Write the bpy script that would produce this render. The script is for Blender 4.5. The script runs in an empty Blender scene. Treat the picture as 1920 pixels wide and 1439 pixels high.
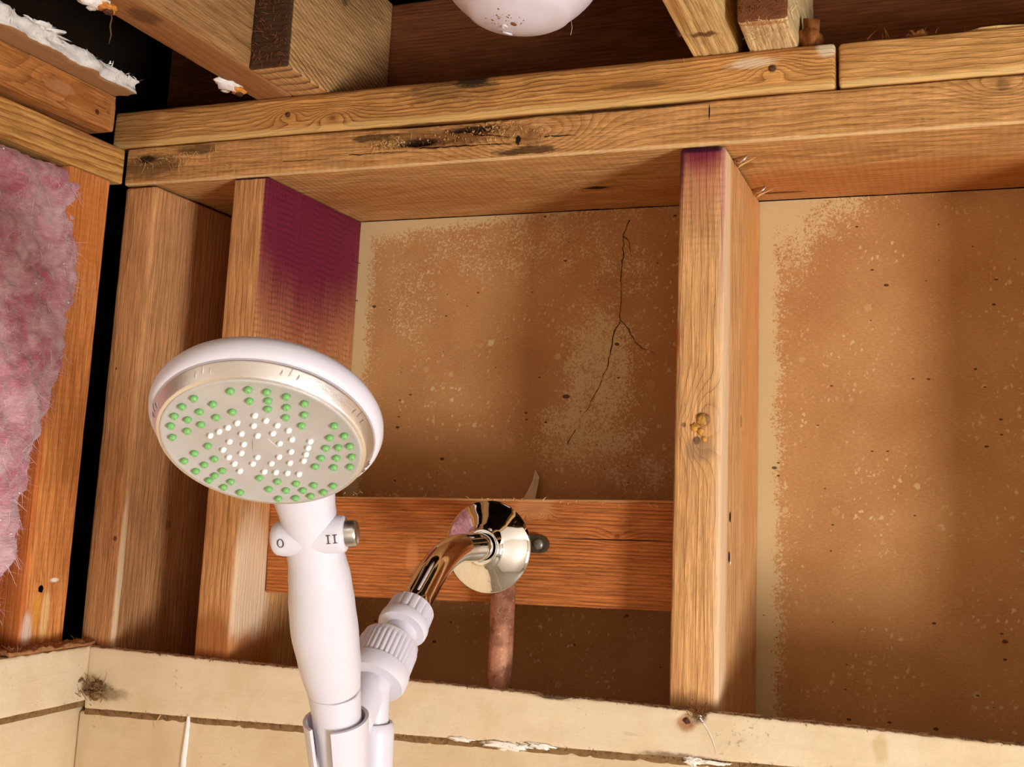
import bpy, bmesh, math, random
import numpy as np
from mathutils import Vector, Matrix, noise as mnoise

# ------------------------------------------------------------------ camera, world, light, exposure
S = bpy.context.scene
COL = S.collection
random.seed(7)

cam_d = bpy.data.cameras.new('camera')
cam = bpy.data.objects.new('camera', cam_d)
COL.objects.link(cam)
S.camera = cam
R_ = Vector((0.9382, 0.3438, 0.0405)); U_ = Vector((0.0173, -0.1635, 0.9864)); F_ = Vector((-0.3458, 0.9247, 0.1594))
cam.matrix_world = Matrix(((R_.x, U_.x, -F_.x, 0.2046), (R_.y, U_.y, -F_.y, -0.8728), (R_.z, U_.z, -F_.z, -0.2874), (0, 0, 0, 1)))
cam_d.sensor_width = 36.0
cam_d.sensor_fit = 'HORIZONTAL'
cam_d.lens = 36.0 * 2102.66 / 1920
cam_d.shift_x = -41.4 / 1920
cam_d.shift_y = -130.55 / 1920
cam_d.clip_start = 0.02
cam_d.clip_end = 20

W = bpy.data.worlds.new('world'); S.world = W
W.use_nodes = True
W.node_tree.nodes['Background'].inputs[0].default_value = (0.80, 0.88, 1.0, 1)
W.node_tree.nodes['Background'].inputs[1].default_value = 0.2

S.view_settings.view_transform = 'Standard'
S.view_settings.look = 'None'
S.view_settings.gamma = 1.0
S.view_settings.use_curve_mapping = False
S.view_settings.exposure = -0.07
S.cycles.max_bounces = 10
S.cycles.diffuse_bounces = 6
S.cycles.use_denoising = True

def area(name, loc, target, sx, sy, power, color):
    d = bpy.data.lights.new(name, 'AREA'); d.shape = 'RECTANGLE'; d.size = sx; d.size_y = sy
    d.energy = power; d.color = color
    o = bpy.data.objects.new(name, d); COL.objects.link(o)
    o.location = loc
    o.rotation_euler = (Vector(target) - Vector(loc)).to_track_quat('-Z', 'Y').to_euler()
    return o
# daylight entering through the window in the right wall
area('window_daylight', (1.82, -1.29, -0.97), (-0.1, 0.0, -0.3), 0.60, 0.64, 84, (0.975, 0.97, 1.0))

# ------------------------------------------------------------------ node helpers
class G:
    def __init__(s, name):
        m = bpy.data.materials.new(name); m.use_nodes = True
        s.m = m; s.t = m.node_tree; s.n = s.t.nodes; s.b = s.n['Principled BSDF']
        s.tc = s.n.new('ShaderNodeTexCoord').outputs['Object']
    def L(s, a, b): s.t.links.new(a, b)
    def put(s, sock, v):
        if hasattr(v, 'is_output'): s.L(v, sock)
        elif v is not None:
            if hasattr(sock.default_value, '__len__') and len(sock.default_value) == 4 and len(v) == 3: v = (*v, 1)
            sock.default_value = v
    def ma(s, op, a, b=None, c=None, clamp=False):
        n = s.n.new('ShaderNodeMath'); n.operation = op; n.use_clamp = clamp
        for i, v in enumerate((a, b, c)):
            if v is not None: s.put(n.inputs[i], v)
        return n.outputs[0]
    def vm(s, op, a, b=None, scale=None):
        n = s.n.new('ShaderNodeVectorMath'); n.operation = op
        s.put(n.inputs[0], a)
        if b is not None: s.put(n.inputs[1], b)
        if scale is not None: s.put(n.inputs['Scale'], scale)
        return n.outputs['Value'] if op in ('LENGTH', 'DOT_PRODUCT', 'DISTANCE') else n.outputs[0]
    def sep(s, v):
        n = s.n.new('ShaderNodeSeparateXYZ'); s.L(v, n.inputs[0]); return n.outputs
    def comb(s, x, y, z):
        n = s.n.new('ShaderNodeCombineXYZ')
        for i, v in enumerate((x, y, z)): s.put(n.inputs[i], v)
        return n.outputs[0]
    def noise(s, vec, scale, detail=4, rough=.55, dist=0):
        n = s.n.new('ShaderNodeTexNoise'); s.put(n.inputs['Vector'], vec)
        n.inputs['Scale'].default_value = scale; n.inputs['Detail'].default_value = detail
        n.inputs['Roughness'].default_value = rough; n.inputs['Distortion'].default_value = dist
        return n.outputs['Fac']
    def voro(s, vec, scale, feature='F1'):
        n = s.n.new('ShaderNodeTexVoronoi'); s.put(n.inputs['Vector'], vec); n.feature = feature
        n.inputs['Scale'].default_value = scale
        return n
    def mix(s, f, a, b, mode='MIX'):
        n = s.n.new('ShaderNodeMix'); n.data_type = 'RGBA'; n.blend_type = mode
        s.put(n.inputs[0], f); s.put(n.inputs[6], a); s.put(n.inputs[7], b)
        return n.outputs[2]
    def sm(s, x, e0, e1, t0=0., t1=1.):
        n = s.n.new('ShaderNodeMapRange'); n.interpolation_type = 'SMOOTHSTEP'
        s.put(n.inputs[0], x)
        for i, v in enumerate((e0, e1, t0, t1)): n.inputs[i + 1].default_value = v
        return n.outputs[0]
    def ramp(s, f, stops):
        n = s.n.new('ShaderNodeValToRGB'); s.put(n.inputs[0], f)
        e = n.color_ramp.elements
        while len(e) < len(stops): e.new(0.5)
        for i, (p, c) in enumerate(stops):
            e[i].position = p; e[i].color = (*c, 1) if len(c) == 3 else c
        return n.outputs[0]
    def bump(s, h, dist, strength=1.0):
        n = s.n.new('ShaderNodeBump'); s.put(n.inputs['Height'], h)
        n.inputs['Distance'].default_value = dist; n.inputs['Strength'].default_value = strength
        s.L(n.outputs[0], s.b.inputs['Normal'])
    def fin(s, col, rough=.7, spec=.3, metal=0.):
        s.put(s.b.inputs['Base Color'], col); s.put(s.b.inputs['Roughness'], rough)
        s.b.inputs['Specular IOR Level'].default_value = spec; s.b.inputs['Metallic'].default_value = metal
        return s.m
    def blob(s, c, sc, e0=.6, e1=1.15, nz=.5, ns=60, st=None, vec=None):
        """soft ellipsoid mask, 1 inside; noise makes its rim ragged"""
        v = s.vm('SUBTRACT', vec or s.tc, c)
        v = s.vm('DIVIDE', v, sc)
        d = s.vm('LENGTH', v)
        nv = s.vm('MULTIPLY', s.tc, st) if st else s.tc
        nn = s.noise(nv, ns, 5, .65)
        d = s.ma('ADD', d, s.ma('MULTIPLY', s.ma('SUBTRACT', nn, .5), nz * 2))
        return s.sm(d, e0, e1, 1, 0)

def C3(r, g, b):
    f = lambda c: (c / 255 / 12.92) if c / 255 <= .04045 else ((c / 255 + .055) / 1.055) ** 2.4
    return (f(r), f(g), f(b))

def wood(name, c0, axis, light, dark, seed=0, pith=(.05, .06), tilt=(.05, .03), freq=230, contrast=.75, warp=.006,
         knots=(), stains=(), tone=None, rough=.72, bump=.0008, fibre=.38, saw=0., mottle=.2, scuff=.3, sawc=0., sawb=None):
    g = G(name)
    x, y, z = g.sep(g.tc)
    gr, u, v = {'x': (x, y, z), 'y': (y, x, z), 'z': (z, x, y)}[axis]
    sd = seed * 3.7
    nv = g.comb(g.ma('MULTIPLY_ADD', gr, 7, sd), g.ma('MULTIPLY_ADD', u, 22, sd * 1.3), g.ma('MULTIPLY_ADD', v, 22, -sd))
    n1 = g.ma('SUBTRACT', g.noise(nv, 1, 3), .5)
    nv2 = g.vm('ADD', nv, (17.3, 5.1, 9.9))
    n2 = g.ma('SUBTRACT', g.noise(nv2, 1, 3), .5)
    uu = g.ma('ADD', g.ma('MULTIPLY_ADD', gr, tilt[0], u), g.ma('MULTIPLY_ADD', n1, warp * 2, -pith[0]))
    vv = g.ma('ADD', g.ma('MULTIPLY_ADD', gr, tilt[1], v), g.ma('MULTIPLY_ADD', n2, warp * 2, -pith[1]))
    r = g.ma('SQRT', g.ma('ADD', g.ma('MULTIPLY', uu, uu), g.ma('MULTIPLY', vv, vv)))
    ks = {'x': (.45, 1, 1), 'y': (1, .45, 1), 'z': (1, 1, .45)}[axis]
    kmask = None; kring = None
    for k in knots:
        c = tuple(k['c'][i] - c0[i] for i in range(3))
        d = g.vm('LENGTH', g.vm('MULTIPLY', g.vm('SUBTRACT', g.tc, c), ks))
        q = g.ma('DIVIDE', d, k['r'] * 2.2)
        e = g.ma('POWER', 2.718, g.ma('MULTIPLY', g.ma('MULTIPLY', q, q), -1))
        r = g.ma('ADD', r, g.ma('MULTIPLY', e, k.get('amp', .02)))
        d2 = g.vm('LENGTH', g.vm('SUBTRACT', g.tc, c))
        d2 = g.ma('ADD', d2, g.ma('MULTIPLY', n1, k['r'] * .9))
        km = g.ma('MULTIPLY', g.sm(d2, k['r'] * .55, k['r'] * 1.05, 1, 0), k.get('d', .8))
        kmask = km if kmask is None else g.ma('MAXIMUM', kmask, km)
    fine = g.noise(g.comb(g.ma('MULTIPLY', gr, 25), g.ma('MULTIPLY', u, 700), g.ma('MULTIPLY', v, 700)), 1, 3, .6)
    fr = g.ma('FRACT', g.ma('ADD', g.ma('MULTIPLY', r, freq), g.ma('MULTIPLY', fine, .22)))
    late = g.ramp(fr, [(0, (0,) * 3), (.45, (.12,) * 3), (.78, (.6,) * 3), (.93, (1,) * 3), (1, (.05,) * 3)])
    big = g.noise(g.comb(g.ma('MULTIPLY_ADD', gr, 5, sd), g.ma('MULTIPLY', u, 30), g.ma('MULTIPLY', v, 30)), 1, 2)
    cf = g.ma('MULTIPLY', late, g.sm(big, .3, .7, contrast * .55, contrast))
    col = g.mix(cf, light, dark)
    if tone:
        col = g.mix(g.sm(g.noise(g.vm('ADD', nv, (3, 8, 1)), .8, 3), .35, .7), col, tone, 'MULTIPLY')
    fb = g.sm(fine, .25, .75, 1 - fibre, 1 + fibre * .55)
    col = g.mix(1.0, col, g.comb(fb, fb, fb), 'MULTIPLY')
    mt = g.noise(g.comb(g.ma('MULTIPLY_ADD', gr, 22, -sd), g.ma('MULTIPLY', u, 90), g.ma('MULTIPLY', v, 90)), 1, 5, .65)
    mo = g.sm(mt, .3, .7, 1 - mottle, 1 + mottle * .3)
    col = g.mix(1.0, col, g.comb(mo, g.ma('MULTIPLY_ADD', mo, 1.2, -.2), g.ma('MULTIPLY_ADD', mo, 1.5, -.5)), 'MULTIPLY')
    if sawc:
        sw = g.ma('SINE', g.ma('MULTIPLY_ADD', gr, 1050, g.ma('MULTIPLY_ADD', n1, 9, g.ma('MULTIPLY', mt, 5))))
        sw = g.sm(g.ma('MULTIPLY', sw, g.sm(mt, .35, .6)), -.2, .9, 0, sawc)
        if sawb: sw = g.ma('MULTIPLY', sw, g.blob(tuple(sawb[0][i] - c0[i] for i in range(3)), sawb[1], .6, 1.1, .2, 40))
        sw = g.ma('SUBTRACT', 1, sw)
        saws = g.comb(sw, sw, sw)
    # short dark pores and pale scuffed fibres along the grain
    po = g.noise(g.comb(g.ma('MULTIPLY_ADD', gr, 110, sd), g.ma('MULTIPLY', u, 1500), g.ma('MULTIPLY', v, 1500)), 1, 2, .6)
    col = g.mix(g.ma('MULTIPLY', g.sm(po, .60, .70), .5), col, tuple(a * .5 for a in dark))
    sc_ = g.noise(g.comb(g.ma('MULTIPLY_ADD', gr, 60, 7), g.ma('MULTIPLY', u, 600), g.ma('MULTIPLY_ADD', v, 600, sd)), 1, 3, .6)
    col = g.mix(g.ma('MULTIPLY', g.ma('MULTIPLY', g.sm(sc_, .58, .70), g.sm(big, .42, .6)), scuff), col, tuple(min(1, a * 1.35) for a in light))
    if kmask is not None:
        col = g.mix(kmask, col, tuple(a * .28 for a in dark))
    for s in stains:
        c = tuple(s['c'][i] - c0[i] for i in range(3))
        st = {'x': (.3, 1, 1), 'y': (1, .3, 1), 'z': (1, 1, .3)}[axis] if s.get('along', 1) else None
        m = g.blob(c, s['s'], s.get('e0', .55), s.get('e1', 1.1), s.get('nz', .4), s.get('ns', 70), st)
        if s.get('grain'):
            m = g.ma('MULTIPLY', m, g.sm(fine, .62 - s['grain'] * .5, .66, .35, 1))
        if s.get('f', 1) != 1: m = g.ma('MULTIPLY', m, s['f'])
        col = g.mix(m, col, s['col'], s.get('mode', 'MIX'))
    if sawc: col = g.mix(1.0, col, saws, 'MULTIPLY')
    h = g.ma('ADD', g.ma('MULTIPLY', late, -.35), g.ma('MULTIPLY', fine, .9))
    if saw:
        h = g.ma('ADD', h, g.ma('MULTIPLY', g.ma('SINE', g.ma('MULTIPLY', gr, 900)), saw))
    g.bump(h, bump)
    return g.fin(col, rough, .25)

def plain(name, col, rough=.5, spec=.4, metal=0., nz=0., ns=40, dark=None, bump=0., bns=200, sss=0.):
    g = G(name)
    c = col
    if nz: c = g.mix(g.ma('MULTIPLY', g.sm(g.noise(g.tc, ns, 5, .6), .4, .75), nz), col, dark or tuple(a * .5 for a in col))
    if bump: g.bump(g.noise(g.tc, bns, 4), bump)
    if sss:
        g.b.inputs['Subsurface Weight'].default_value = sss
        g.b.inputs['Subsurface Radius'].default_value = (.004, .003, .003)
        g.b.inputs['Subsurface Scale'].default_value = 1.0
    return g.fin(c, rough, spec, metal)

# ------------------------------------------------------------------ mesh helpers
def link(name, me, mat, parent=None, loc=None, smooth=True):
    o = bpy.data.objects.new(name, me); COL.objects.link(o)
    if mat is not None and len(me.materials) == 0: me.materials.append(mat)
    if smooth and len(me.polygons): me.polygons.foreach_set('use_smooth', [True] * len(me.polygons))
    if loc is not None: o.location = loc
    if parent is not None:
        o.parent = parent
        o.matrix_parent_inverse = Matrix.Translation(-parent.location) if parent.rotation_euler[:] == (0, 0, 0) else parent.matrix_basis.inverted()
    return o
def pydata(name, V, Fc, mat, parent=None, smooth=True, loc=None, recalc=False):
    me = bpy.data.meshes.new(name); me.from_pydata([tuple(map(float, v)) for v in V], [], Fc); me.update()
    if recalc:
        bm = bmesh.new(); bm.from_mesh(me); bmesh.ops.recalc_face_normals(bm, faces=bm.faces); bm.to_mesh(me); bm.free()
    return link(name, me, mat, parent, loc, smooth)
def empty(name, loc):
    o = bpy.data.objects.new(name, None); COL.objects.link(o); o.location = loc; o.empty_display_size = .02
    return o
def tag(o, label=None, cat=None, group=None, kind=None):
    if label: o['label'] = label
    if cat: o['category'] = cat
    if group: o['group'] = group
    if kind: o['kind'] = kind
    return o

def board(name, x0, x1, y0, y1, z0, z1, mat, r=.0025, res=(.02, .02, .02), disp=None, jit=.0004, parent=None, skew=None):
    """rounded lumber box with a gridded surface; disp(world point, outward normal) -> offset"""
    lo = np.array((x0, y0, z0)); hi = np.array((x1, y1, z1)); c = (lo + hi) / 2; hs = (hi - lo) / 2
    axes = []
    for a in range(3):
        n = max(1, int(round((2 * hs[a] - 2 * r) / res[a])))
        mid = list(np.linspace(-hs[a] + r, hs[a] - r, n + 1))
        axes.append([-hs[a], -hs[a] + r * .35] + mid + [hs[a] - r * .35, hs[a]])
    idx = {}; V = []; F = []
    def vid(i, j, k):
        key = (i, j, k)
        if key not in idx:
            idx[key] = len(V); V.append((axes[0][i], axes[1][j], axes[2][k]))
        return idx[key]
    N = [len(a) - 1 for a in axes]
    for a in range(3):
        b, d = (a + 1) % 3, (a + 2) % 3
        for side in (0, N[a]):
            for i in range(N[b]):
                for j in range(N[d]):
                    q = []
                    for (p, s) in ((i, j), (i + 1, j), (i + 1, j + 1), (i, j + 1)):
                        t = [0, 0, 0]; t[a] = side; t[b] = p; t[d] = s; q.append(vid(*t))
                    F.append(q if side else q[::-1])
    P = np.array(V)
    inner = np.clip(P, -(hs - r), hs - r)
    dv = P - inner; ln = np.linalg.norm(dv, axis=1, keepdims=True); ln[ln == 0] = 1
    nrm = dv / ln
    P = inner + nrm * r
    Wp = P + c
    out = P.copy()
    for i in range(len(P)):
        p = Vector(Wp[i]); n = nrm[i]
        if jit: out[i] += n * jit * (mnoise.noise(p * 35) + .5 * mnoise.noise(p * 120))
        if disp is not None: out[i] += disp(Wp[i], n)
        if skew is not None: out[i] += skew(Wp[i])
    o = pydata(name, out, F, mat, parent, True, tuple(c))
    return o

def lathe(name, prof, o, ax, mat, parent=None, seg=48, ux=None, rad=None, smooth=True):
    """prof: (t along axis, radius); rad(angle, t, r) may flute it"""
    ax = Vector(ax).normalized(); o = Vector(o)
    u = Vector(ux) if ux is not None else ax.orthogonal()
    u = (u - ax * u.dot(ax)).normalized(); v = ax.cross(u)
    V = []; F = []
    for (t, r) in prof:
        for k in range(seg):
            a = 2 * math.pi * k / seg
            rr = rad(a, t, r) if rad else r
            V.append(o + ax * t + u * (math.cos(a) * rr) + v * (math.sin(a) * rr))
    for i in range(len(prof) - 1):
        for k in range(seg):
            k2 = (k + 1) % seg
            F.append((i * seg + k, i * seg + k2, (i + 1) * seg + k2, (i + 1) * seg + k))
    if prof[0][1] > 1e-6: F.append(tuple(range(seg))[::-1])
    if prof[-1][1] > 1e-6: F.append(tuple((len(prof) - 1) * seg + k for k in range(seg)))
    ob = pydata(name, V, F, mat, parent, smooth, None, True)
    return ob
def sharp(o, deg=40):
    me = o.data
    bm = bmesh.new(); bm.from_mesh(me)
    for e in bm.edges:
        if len(e.link_faces) == 2 and e.calc_face_angle(0) > math.radians(deg): e.smooth = False
    bm.to_mesh(me); bm.free()
    return o
def tube(name, pts, rad, mat, parent=None, seg=20, cap=True):
    pts = [Vector(p) for p in pts]; n = len(pts)
    rads = rad if isinstance(rad, (list, tuple)) else [rad] * n
    V = []; F = []
    t0 = (pts[1] - pts[0]).normalized(); u = t0.orthogonal().normalized()
    for i in range(n):
        t = (pts[min(i + 1, n - 1)] - pts[max(i - 1, 0)]).normalized()
        u = (u - t * u.dot(t)).normalized(); v = t.cross(u)
        for k in range(seg):
            a = 2 * math.pi * k / seg
            V.append(pts[i] + (u * math.cos(a) + v * math.sin(a)) * rads[i])
    for i in range(n - 1):
        for k in range(seg):
            k2 = (k + 1) % seg
            F.append((i * seg + k, i * seg + k2, (i + 1) * seg + k2, (i + 1) * seg + k))
    if cap:
        F.append(tuple(range(seg))[::-1]); F.append(tuple((n - 1) * seg + k for k in range(seg)))
    return pydata(name, V, F, mat, parent, True, None, True)
def fuzz(name, n, posf, mat, parent, length=(.004, .01), w=.0002, droop=.3, bias=None, curl=1.0):
    """loose fibres / splinters as thin bent ribbons, joined: nobody could count them"""
    V = []; F = []
    for i in range(n):
        p = Vector(posf())
        d = Vector((random.gauss(0, 1), random.gauss(0, 1), random.gauss(0, 1)))
        if bias is not None: d = d * .6 + Vector(bias)
        d.normalize()
        l = random.uniform(*length); s = d.orthogonal().normalized() * w * random.uniform(.6, 1.4)
        b = len(V)
        k = Vector((random.gauss(0, 1), random.gauss(0, 1), random.gauss(0, 1))) * curl * .5
        for j in range(4):
            f = j / 3
            q = p + d * l * f + k * l * f * f * .6 - Vector((0, 0, droop * l * f * f))
            ww = 1 - .7 * f
            V += [q - s * ww, q + s * ww]
        for j in range(3): F.append((b + 2 * j, b + 2 * j + 1, b + 2 * j + 3, b + 2 * j + 2))
    return tag(pydata(name, V, F, mat, parent, False), kind='stuff')
def rock(name, c, sz, mat, parent=None, seed=0, sub=2, amp=.5, freq=1.5):
    bm = bmesh.new(); bmesh.ops.create_icosphere(bm, subdivisions=sub, radius=1)
    for v in bm.verts:
        k = 1 + amp * mnoise.fractal(v.co * freq + Vector((seed * 3.1, seed, 0)), 1.0, 2.0, 4)
        v.co = Vector((v.co.x * sz[0] * k, v.co.y * sz[1] * k, v.co.z * sz[2] * k))
    me = bpy.data.meshes.new(name); bm.to_mesh(me); bm.free()
    me.transform(Matrix.Translation(c))
    return link(name, me, mat, parent, None, True)
def ribbon(name, pts, w, normal, mat, parent=None, jitter=.0):
    N = Vector(normal); V = []; F = []
    pts = [Vector(p) for p in pts]; P = []
    for i in range(len(pts) - 1):
        k = max(2, int((pts[i + 1] - pts[i]).length / .004))
        for j in range(k): P.append(pts[i].lerp(pts[i + 1], j / k))
    P.append(pts[-1])
    for i, p in enumerate(P):
        t = (P[min(i + 1, len(P) - 1)] - P[max(i - 1, 0)]).normalized(); s = N.cross(t).normalized()
        p = p + s * random.gauss(0, jitter)
        ww = w * random.uniform(.5, 1.3) * (1 - .6 * i / len(P))
        V += [p - s * ww, p + s * ww]
    for i in range(len(P) - 1): F.append((2 * i, 2 * i + 1, 2 * i + 3, 2 * i + 2))
    return pydata(name, V, F, mat, parent, False)

# ------------------------------------------------------------------ dimensions (metres; origin: top front-left corner of the middle stud)
SW = .038                 # lumber thickness
D = .1826                 # wall depth
XA, XC, XL = -.4338, -.5624, -.5624
PH = .0391                # plate height
PT = 2 * PH               # top of the double plate

# ------------------------------------------------------------------ colours
WL = C3(216, 170, 105); WD = C3(150, 92, 40)
PURPLE = C3(112, 20, 52); PURPLE2 = C3(150, 50, 78)
MILD = C3(52, 38, 22)
CREAM = C3(228, 208, 174)

# ------------------------------------------------------------------ rear panel: brown paper back of the next room's drywall
def panel_material():
    g = G('drywall_back_paper')
    x, y, z = g.sep(g.tc)
    P2 = g.comb(x, 0.0, z)
    big = g.noise(P2, 9, 3)
    fibre = g.noise(g.vm('MULTIPLY', P2, (260, 1, 700)), 1, 3, .6)
    col = g.mix(g.sm(big, .3, .7), C3(196, 146, 92), C3(180, 128, 76))
    fb = g.sm(fibre, .2, .8, .86, 1.1)
    col = g.mix(1.0, col, g.comb(fb, fb, fb), 'MULTIPLY')
    cream = C3(216, 192, 142)
    hf = g.noise(P2, 520, 4, .75)
    mf = g.noise(P2, 45, 4, .6)
    zt = g.ma('MULTIPLY', z, -1)
    fields = []
    # distance from framing, per bay (metres): unfaded paper along plate and studs
    for x0, top, left, diag, xk in ((-.3958, .024, .018, .040, .35), (.038, .022, .020, .085, .9)):
        dl = g.ma('SUBTRACT', x, x0)
        inb = g.ma('MULTIPLY', g.ma('GREATER_THAN', dl, -.001), g.ma('LESS_THAN', dl, .41))
        ex = lambda q, l: g.ma('POWER', 2.718, g.ma('DIVIDE', q, -l))
        f = g.ma('MAXIMUM', ex(g.ma('MULTIPLY_ADD', dl, xk * .25, zt), top), ex(dl, left))
        f = g.ma('MAXIMUM', f, ex(g.ma('ADD', dl, zt), diag))
        f = g.ma('MULTIPLY_ADD', f, 2.0, -.3)
        f = g.ma('MULTIPLY', g.ma('MAXIMUM', f, -1), inb)
        f = g.ma('MULTIPLY_ADD', g.ma('SUBTRACT', inb, 1), 2, f)
        fields.append(f)
    fld = g.ma('MAXIMUM', fields[0], fields[1])
    for c, s_, a in (((-.118, 0, -.165), (.055, 1, .10), .62), ((-.13, 0, -.225), (.085, 1, .05), .55), ((-.10, 0, -.06), (.05, 1, .05), .34),
                     ((-.20, 0, -.035), (.17, 1, .05), .34), ((-.08, 0, -.26), (.06, 1, .03), .42), ((-.33, 0, -.09), (.05, 1, .07), .32)):
        d = g.vm('LENGTH', g.vm('DIVIDE', g.vm('SUBTRACT', P2, c), s_))
        fld = g.ma('MAXIMUM', fld, g.ma('MULTIPLY', g.sm(d, .25, 1.2, 1, 0), a))
    mid = g.noise(g.vm('MULTIPLY', g.vm('ADD', P2, (1.3, 0, .7)), (1, 1, 1.3)), 230, 4, .65)
    t = g.ma('ADD', fld, g.ma('ADD', g.ma('MULTIPLY', g.ma('SUBTRACT', hf, .5), 2.2), g.ma('ADD', g.ma('MULTIPLY', g.ma('SUBTRACT', mf, .5), 1.1), g.ma('MULTIPLY', g.ma('SUBTRACT', mid, .5), 1.6))))
    m = g.sm(t, .36, .62)
    # cream spatter: round and streaky drops of several sizes
    for sc, thr, rad, st in ((70, .66, .28, (1, 1, 1)), (190, .55, .34, (1, 1, .8)), (34, .84, .20, (1, 1, .7)), (130, .6, .26, (.8, 1, 1.7)), (300, .5, .36, (1, 1, .7))):
        v = g.voro(g.vm('MULTIPLY', g.vm('ADD', P2, g.vm('SCALE', g.comb(g.ma('ADD', mf, mid), 0.0, g.ma('ADD', hf, mid)), None, .005)), st), sc)
        rc = g.sep(v.outputs['Color'])
        on = g.ma('MULTIPLY', g.ma('GREATER_THAN', rc[0], thr), g.sm(rc[1], 0, 1, .4, 1))
        rr = g.ma('MULTIPLY', rc[2], rad)
        dot = g.ma('LESS_THAN', v.outputs['Distance'], rr)
        dens = g.sm(g.noise(P2, 13, 2), .4, .62)
        m = g.ma('MAXIMUM', m, g.ma('MULTIPLY', g.ma('MULTIPLY', on, dot), dens))
    col = g.mix(g.ma('MULTIPLY', m, .82), col, cream)
    # dark flecks
    for sc, thr, rad, st in ((55, .86, .16, (1, 1, 1.7)), (120, .86, .17, (.7, 1, 1.4)), (22, .86, .11, (.9, 1, 1.6))):
        v = g.voro(g.vm('MULTIPLY', g.vm('ADD', P2, (5.3, 0, 2.2)), st), sc)
        rc = g.sep(v.outputs['Color'])
        on = g.ma('MULTIPLY', g.ma('GREATER_THAN', rc[0], thr), g.ma('LESS_THAN', v.outputs['Distance'], g.ma('MULTIPLY', rc[2], rad)))
        col = g.mix(g.ma('MULTIPLY', on, .85), col, C3(58, 36, 18))
    g.bump(g.ma('ADD', fibre, hf), .00025)
    return g.fin(col, .8, .2)
M_PANEL = panel_material()
wall_back = tag(pydata('wall_back', [(-.75, D, -1.9), (1.90, D, -1.9), (1.90, D, .0), (-.75, D, .0), (-.75, D + .012, -1.9), (1.90, D + .012, -1.9), (1.90, D + .012, .0), (-.75, D + .012, .0)],
    [(0, 1, 2, 3), (7, 6, 5, 4), (0, 3, 7, 4), (1, 5, 6, 2), (3, 2, 6, 7), (0, 4, 5, 1)], M_PANEL, smooth=False), kind='structure')
M_CRACK = plain('crack_shadow', C3(70, 40, 20), .9)
yc = D - .0005
for pts, w in (([(-.092, yc, -.012), (-.0977, yc, -.025), (-.099, yc, -.07), (-.0989, yc, -.113)], .0007), ([(-.0989, yc, -.113), (-.105, yc, -.128), (-.1105, yc, -.156), (-.118, yc, -.18), (-.135, yc, -.21)], .0006),
               ([(-.0989, yc, -.113), (-.090, yc, -.123), (-.083, yc, -.136)], .0006), ([(-.0977, yc, -.028), (-.092, yc, -.035), (-.089, yc, -.05)], .0005), ([(-.141, yc, -.222), (-.150, yc, -.238)], .0007),
               ([(-.083, yc, -.136), (-.075, yc, -.142), (-.062, yc, -.147)], .0004)):
    ribbon('crack', pts, w, (0, 1, 0), M_CRACK, wall_back, .0006)

# ------------------------------------------------------------------ lower walls, trims, rest of the room
def paint_material(name, base, streak=1.0):
    g = G(name)
    nv = g.vm('MULTIPLY', g.tc, (14, 14, 260))
    st = g.noise(nv, 1, 4, .6)
    mot = g.noise(g.tc, 22, 4, .6)
    col = g.mix(g.sm(mot, .35, .75), base, tuple(a * b for a, b in zip(base, (.90, .86, .78))))
    sp = g.ma('MULTIPLY', g.sm(st, .60, .74), g.sm(g.noise(g.tc, 30, 3), .5, .62))
    col = g.mix(g.ma('MULTIPLY', sp, .35 * streak), col, C3(150, 118, 76))
    hf = g.noise(g.tc, 300, 3)
    col = g.mix(g.ma('MULTIPLY', g.sm(g.ma('ADD', hf, g.ma('MULTIPLY', g.noise(g.tc, 16, 2), .6)), 1.0, 1.12), .6), col, C3(160, 130, 90))
    g.bump(g.ma('ADD', g.noise(g.tc, 160, 5), g.ma('MULTIPLY', st, .6)), .0006)
    return g, col
g, col = paint_material('cream_paint', CREAM)
x, y, z = g.sep(g.tc)
# grime on the ragged upper edge and in the joint below
zz = g.ma('ADD', z, g.ma('MULTIPLY', g.ma('SUBTRACT', g.noise(g.tc, 140, 4, .7), .5), .008))
col = g.mix(g.ma('MULTIPLY', g.sm(zz, .0222, .0238), .85), col, C3(84, 60, 34))
col = g.mix(g.ma('MULTIPLY', g.sm(g.ma('MULTIPLY_ADD', x, .036 , zz), -.0165, -.0225), .0), col, C3(120, 88, 50))
CX, CZ = (-.5386 + 1.84) / 2, (-.441 - .487) / 2
for c_, s_, cc, f in (((.0162, -.012, -.4511), (.008, .01, .007), C3(160, 96, 38), .8), ((.0262, -.012, -.443), (.006, .01, .008), C3(90, 62, 30), .9), ((-.0917, -.012, -.4385), (.012, .01, .004), C3(110, 84, 40), .9),
                      ((.014, -.012, -.476), (.035, .01, .004), C3(110, 84, 50), .8), ((.155, -.012, -.453), (.006, .01, .012), C3(205, 180, 130), .8), ((-.52, -.012, -.48), (.03, .01, .007), C3(130, 100, 62), .7)):
    col = g.mix(g.ma('MULTIPLY', g.blob((c_[0] - CX, c_[1] + .006, c_[2] - CZ), s_, .5, 1.2, .5, 140), f), col, cc)
M_TRIM = g.fin(col, .55, .35)
g, col = paint_material('cream_wall_paint', C3(226, 204, 168), .35)
M_LOWER = g.fin(col, .5, .4)

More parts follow.
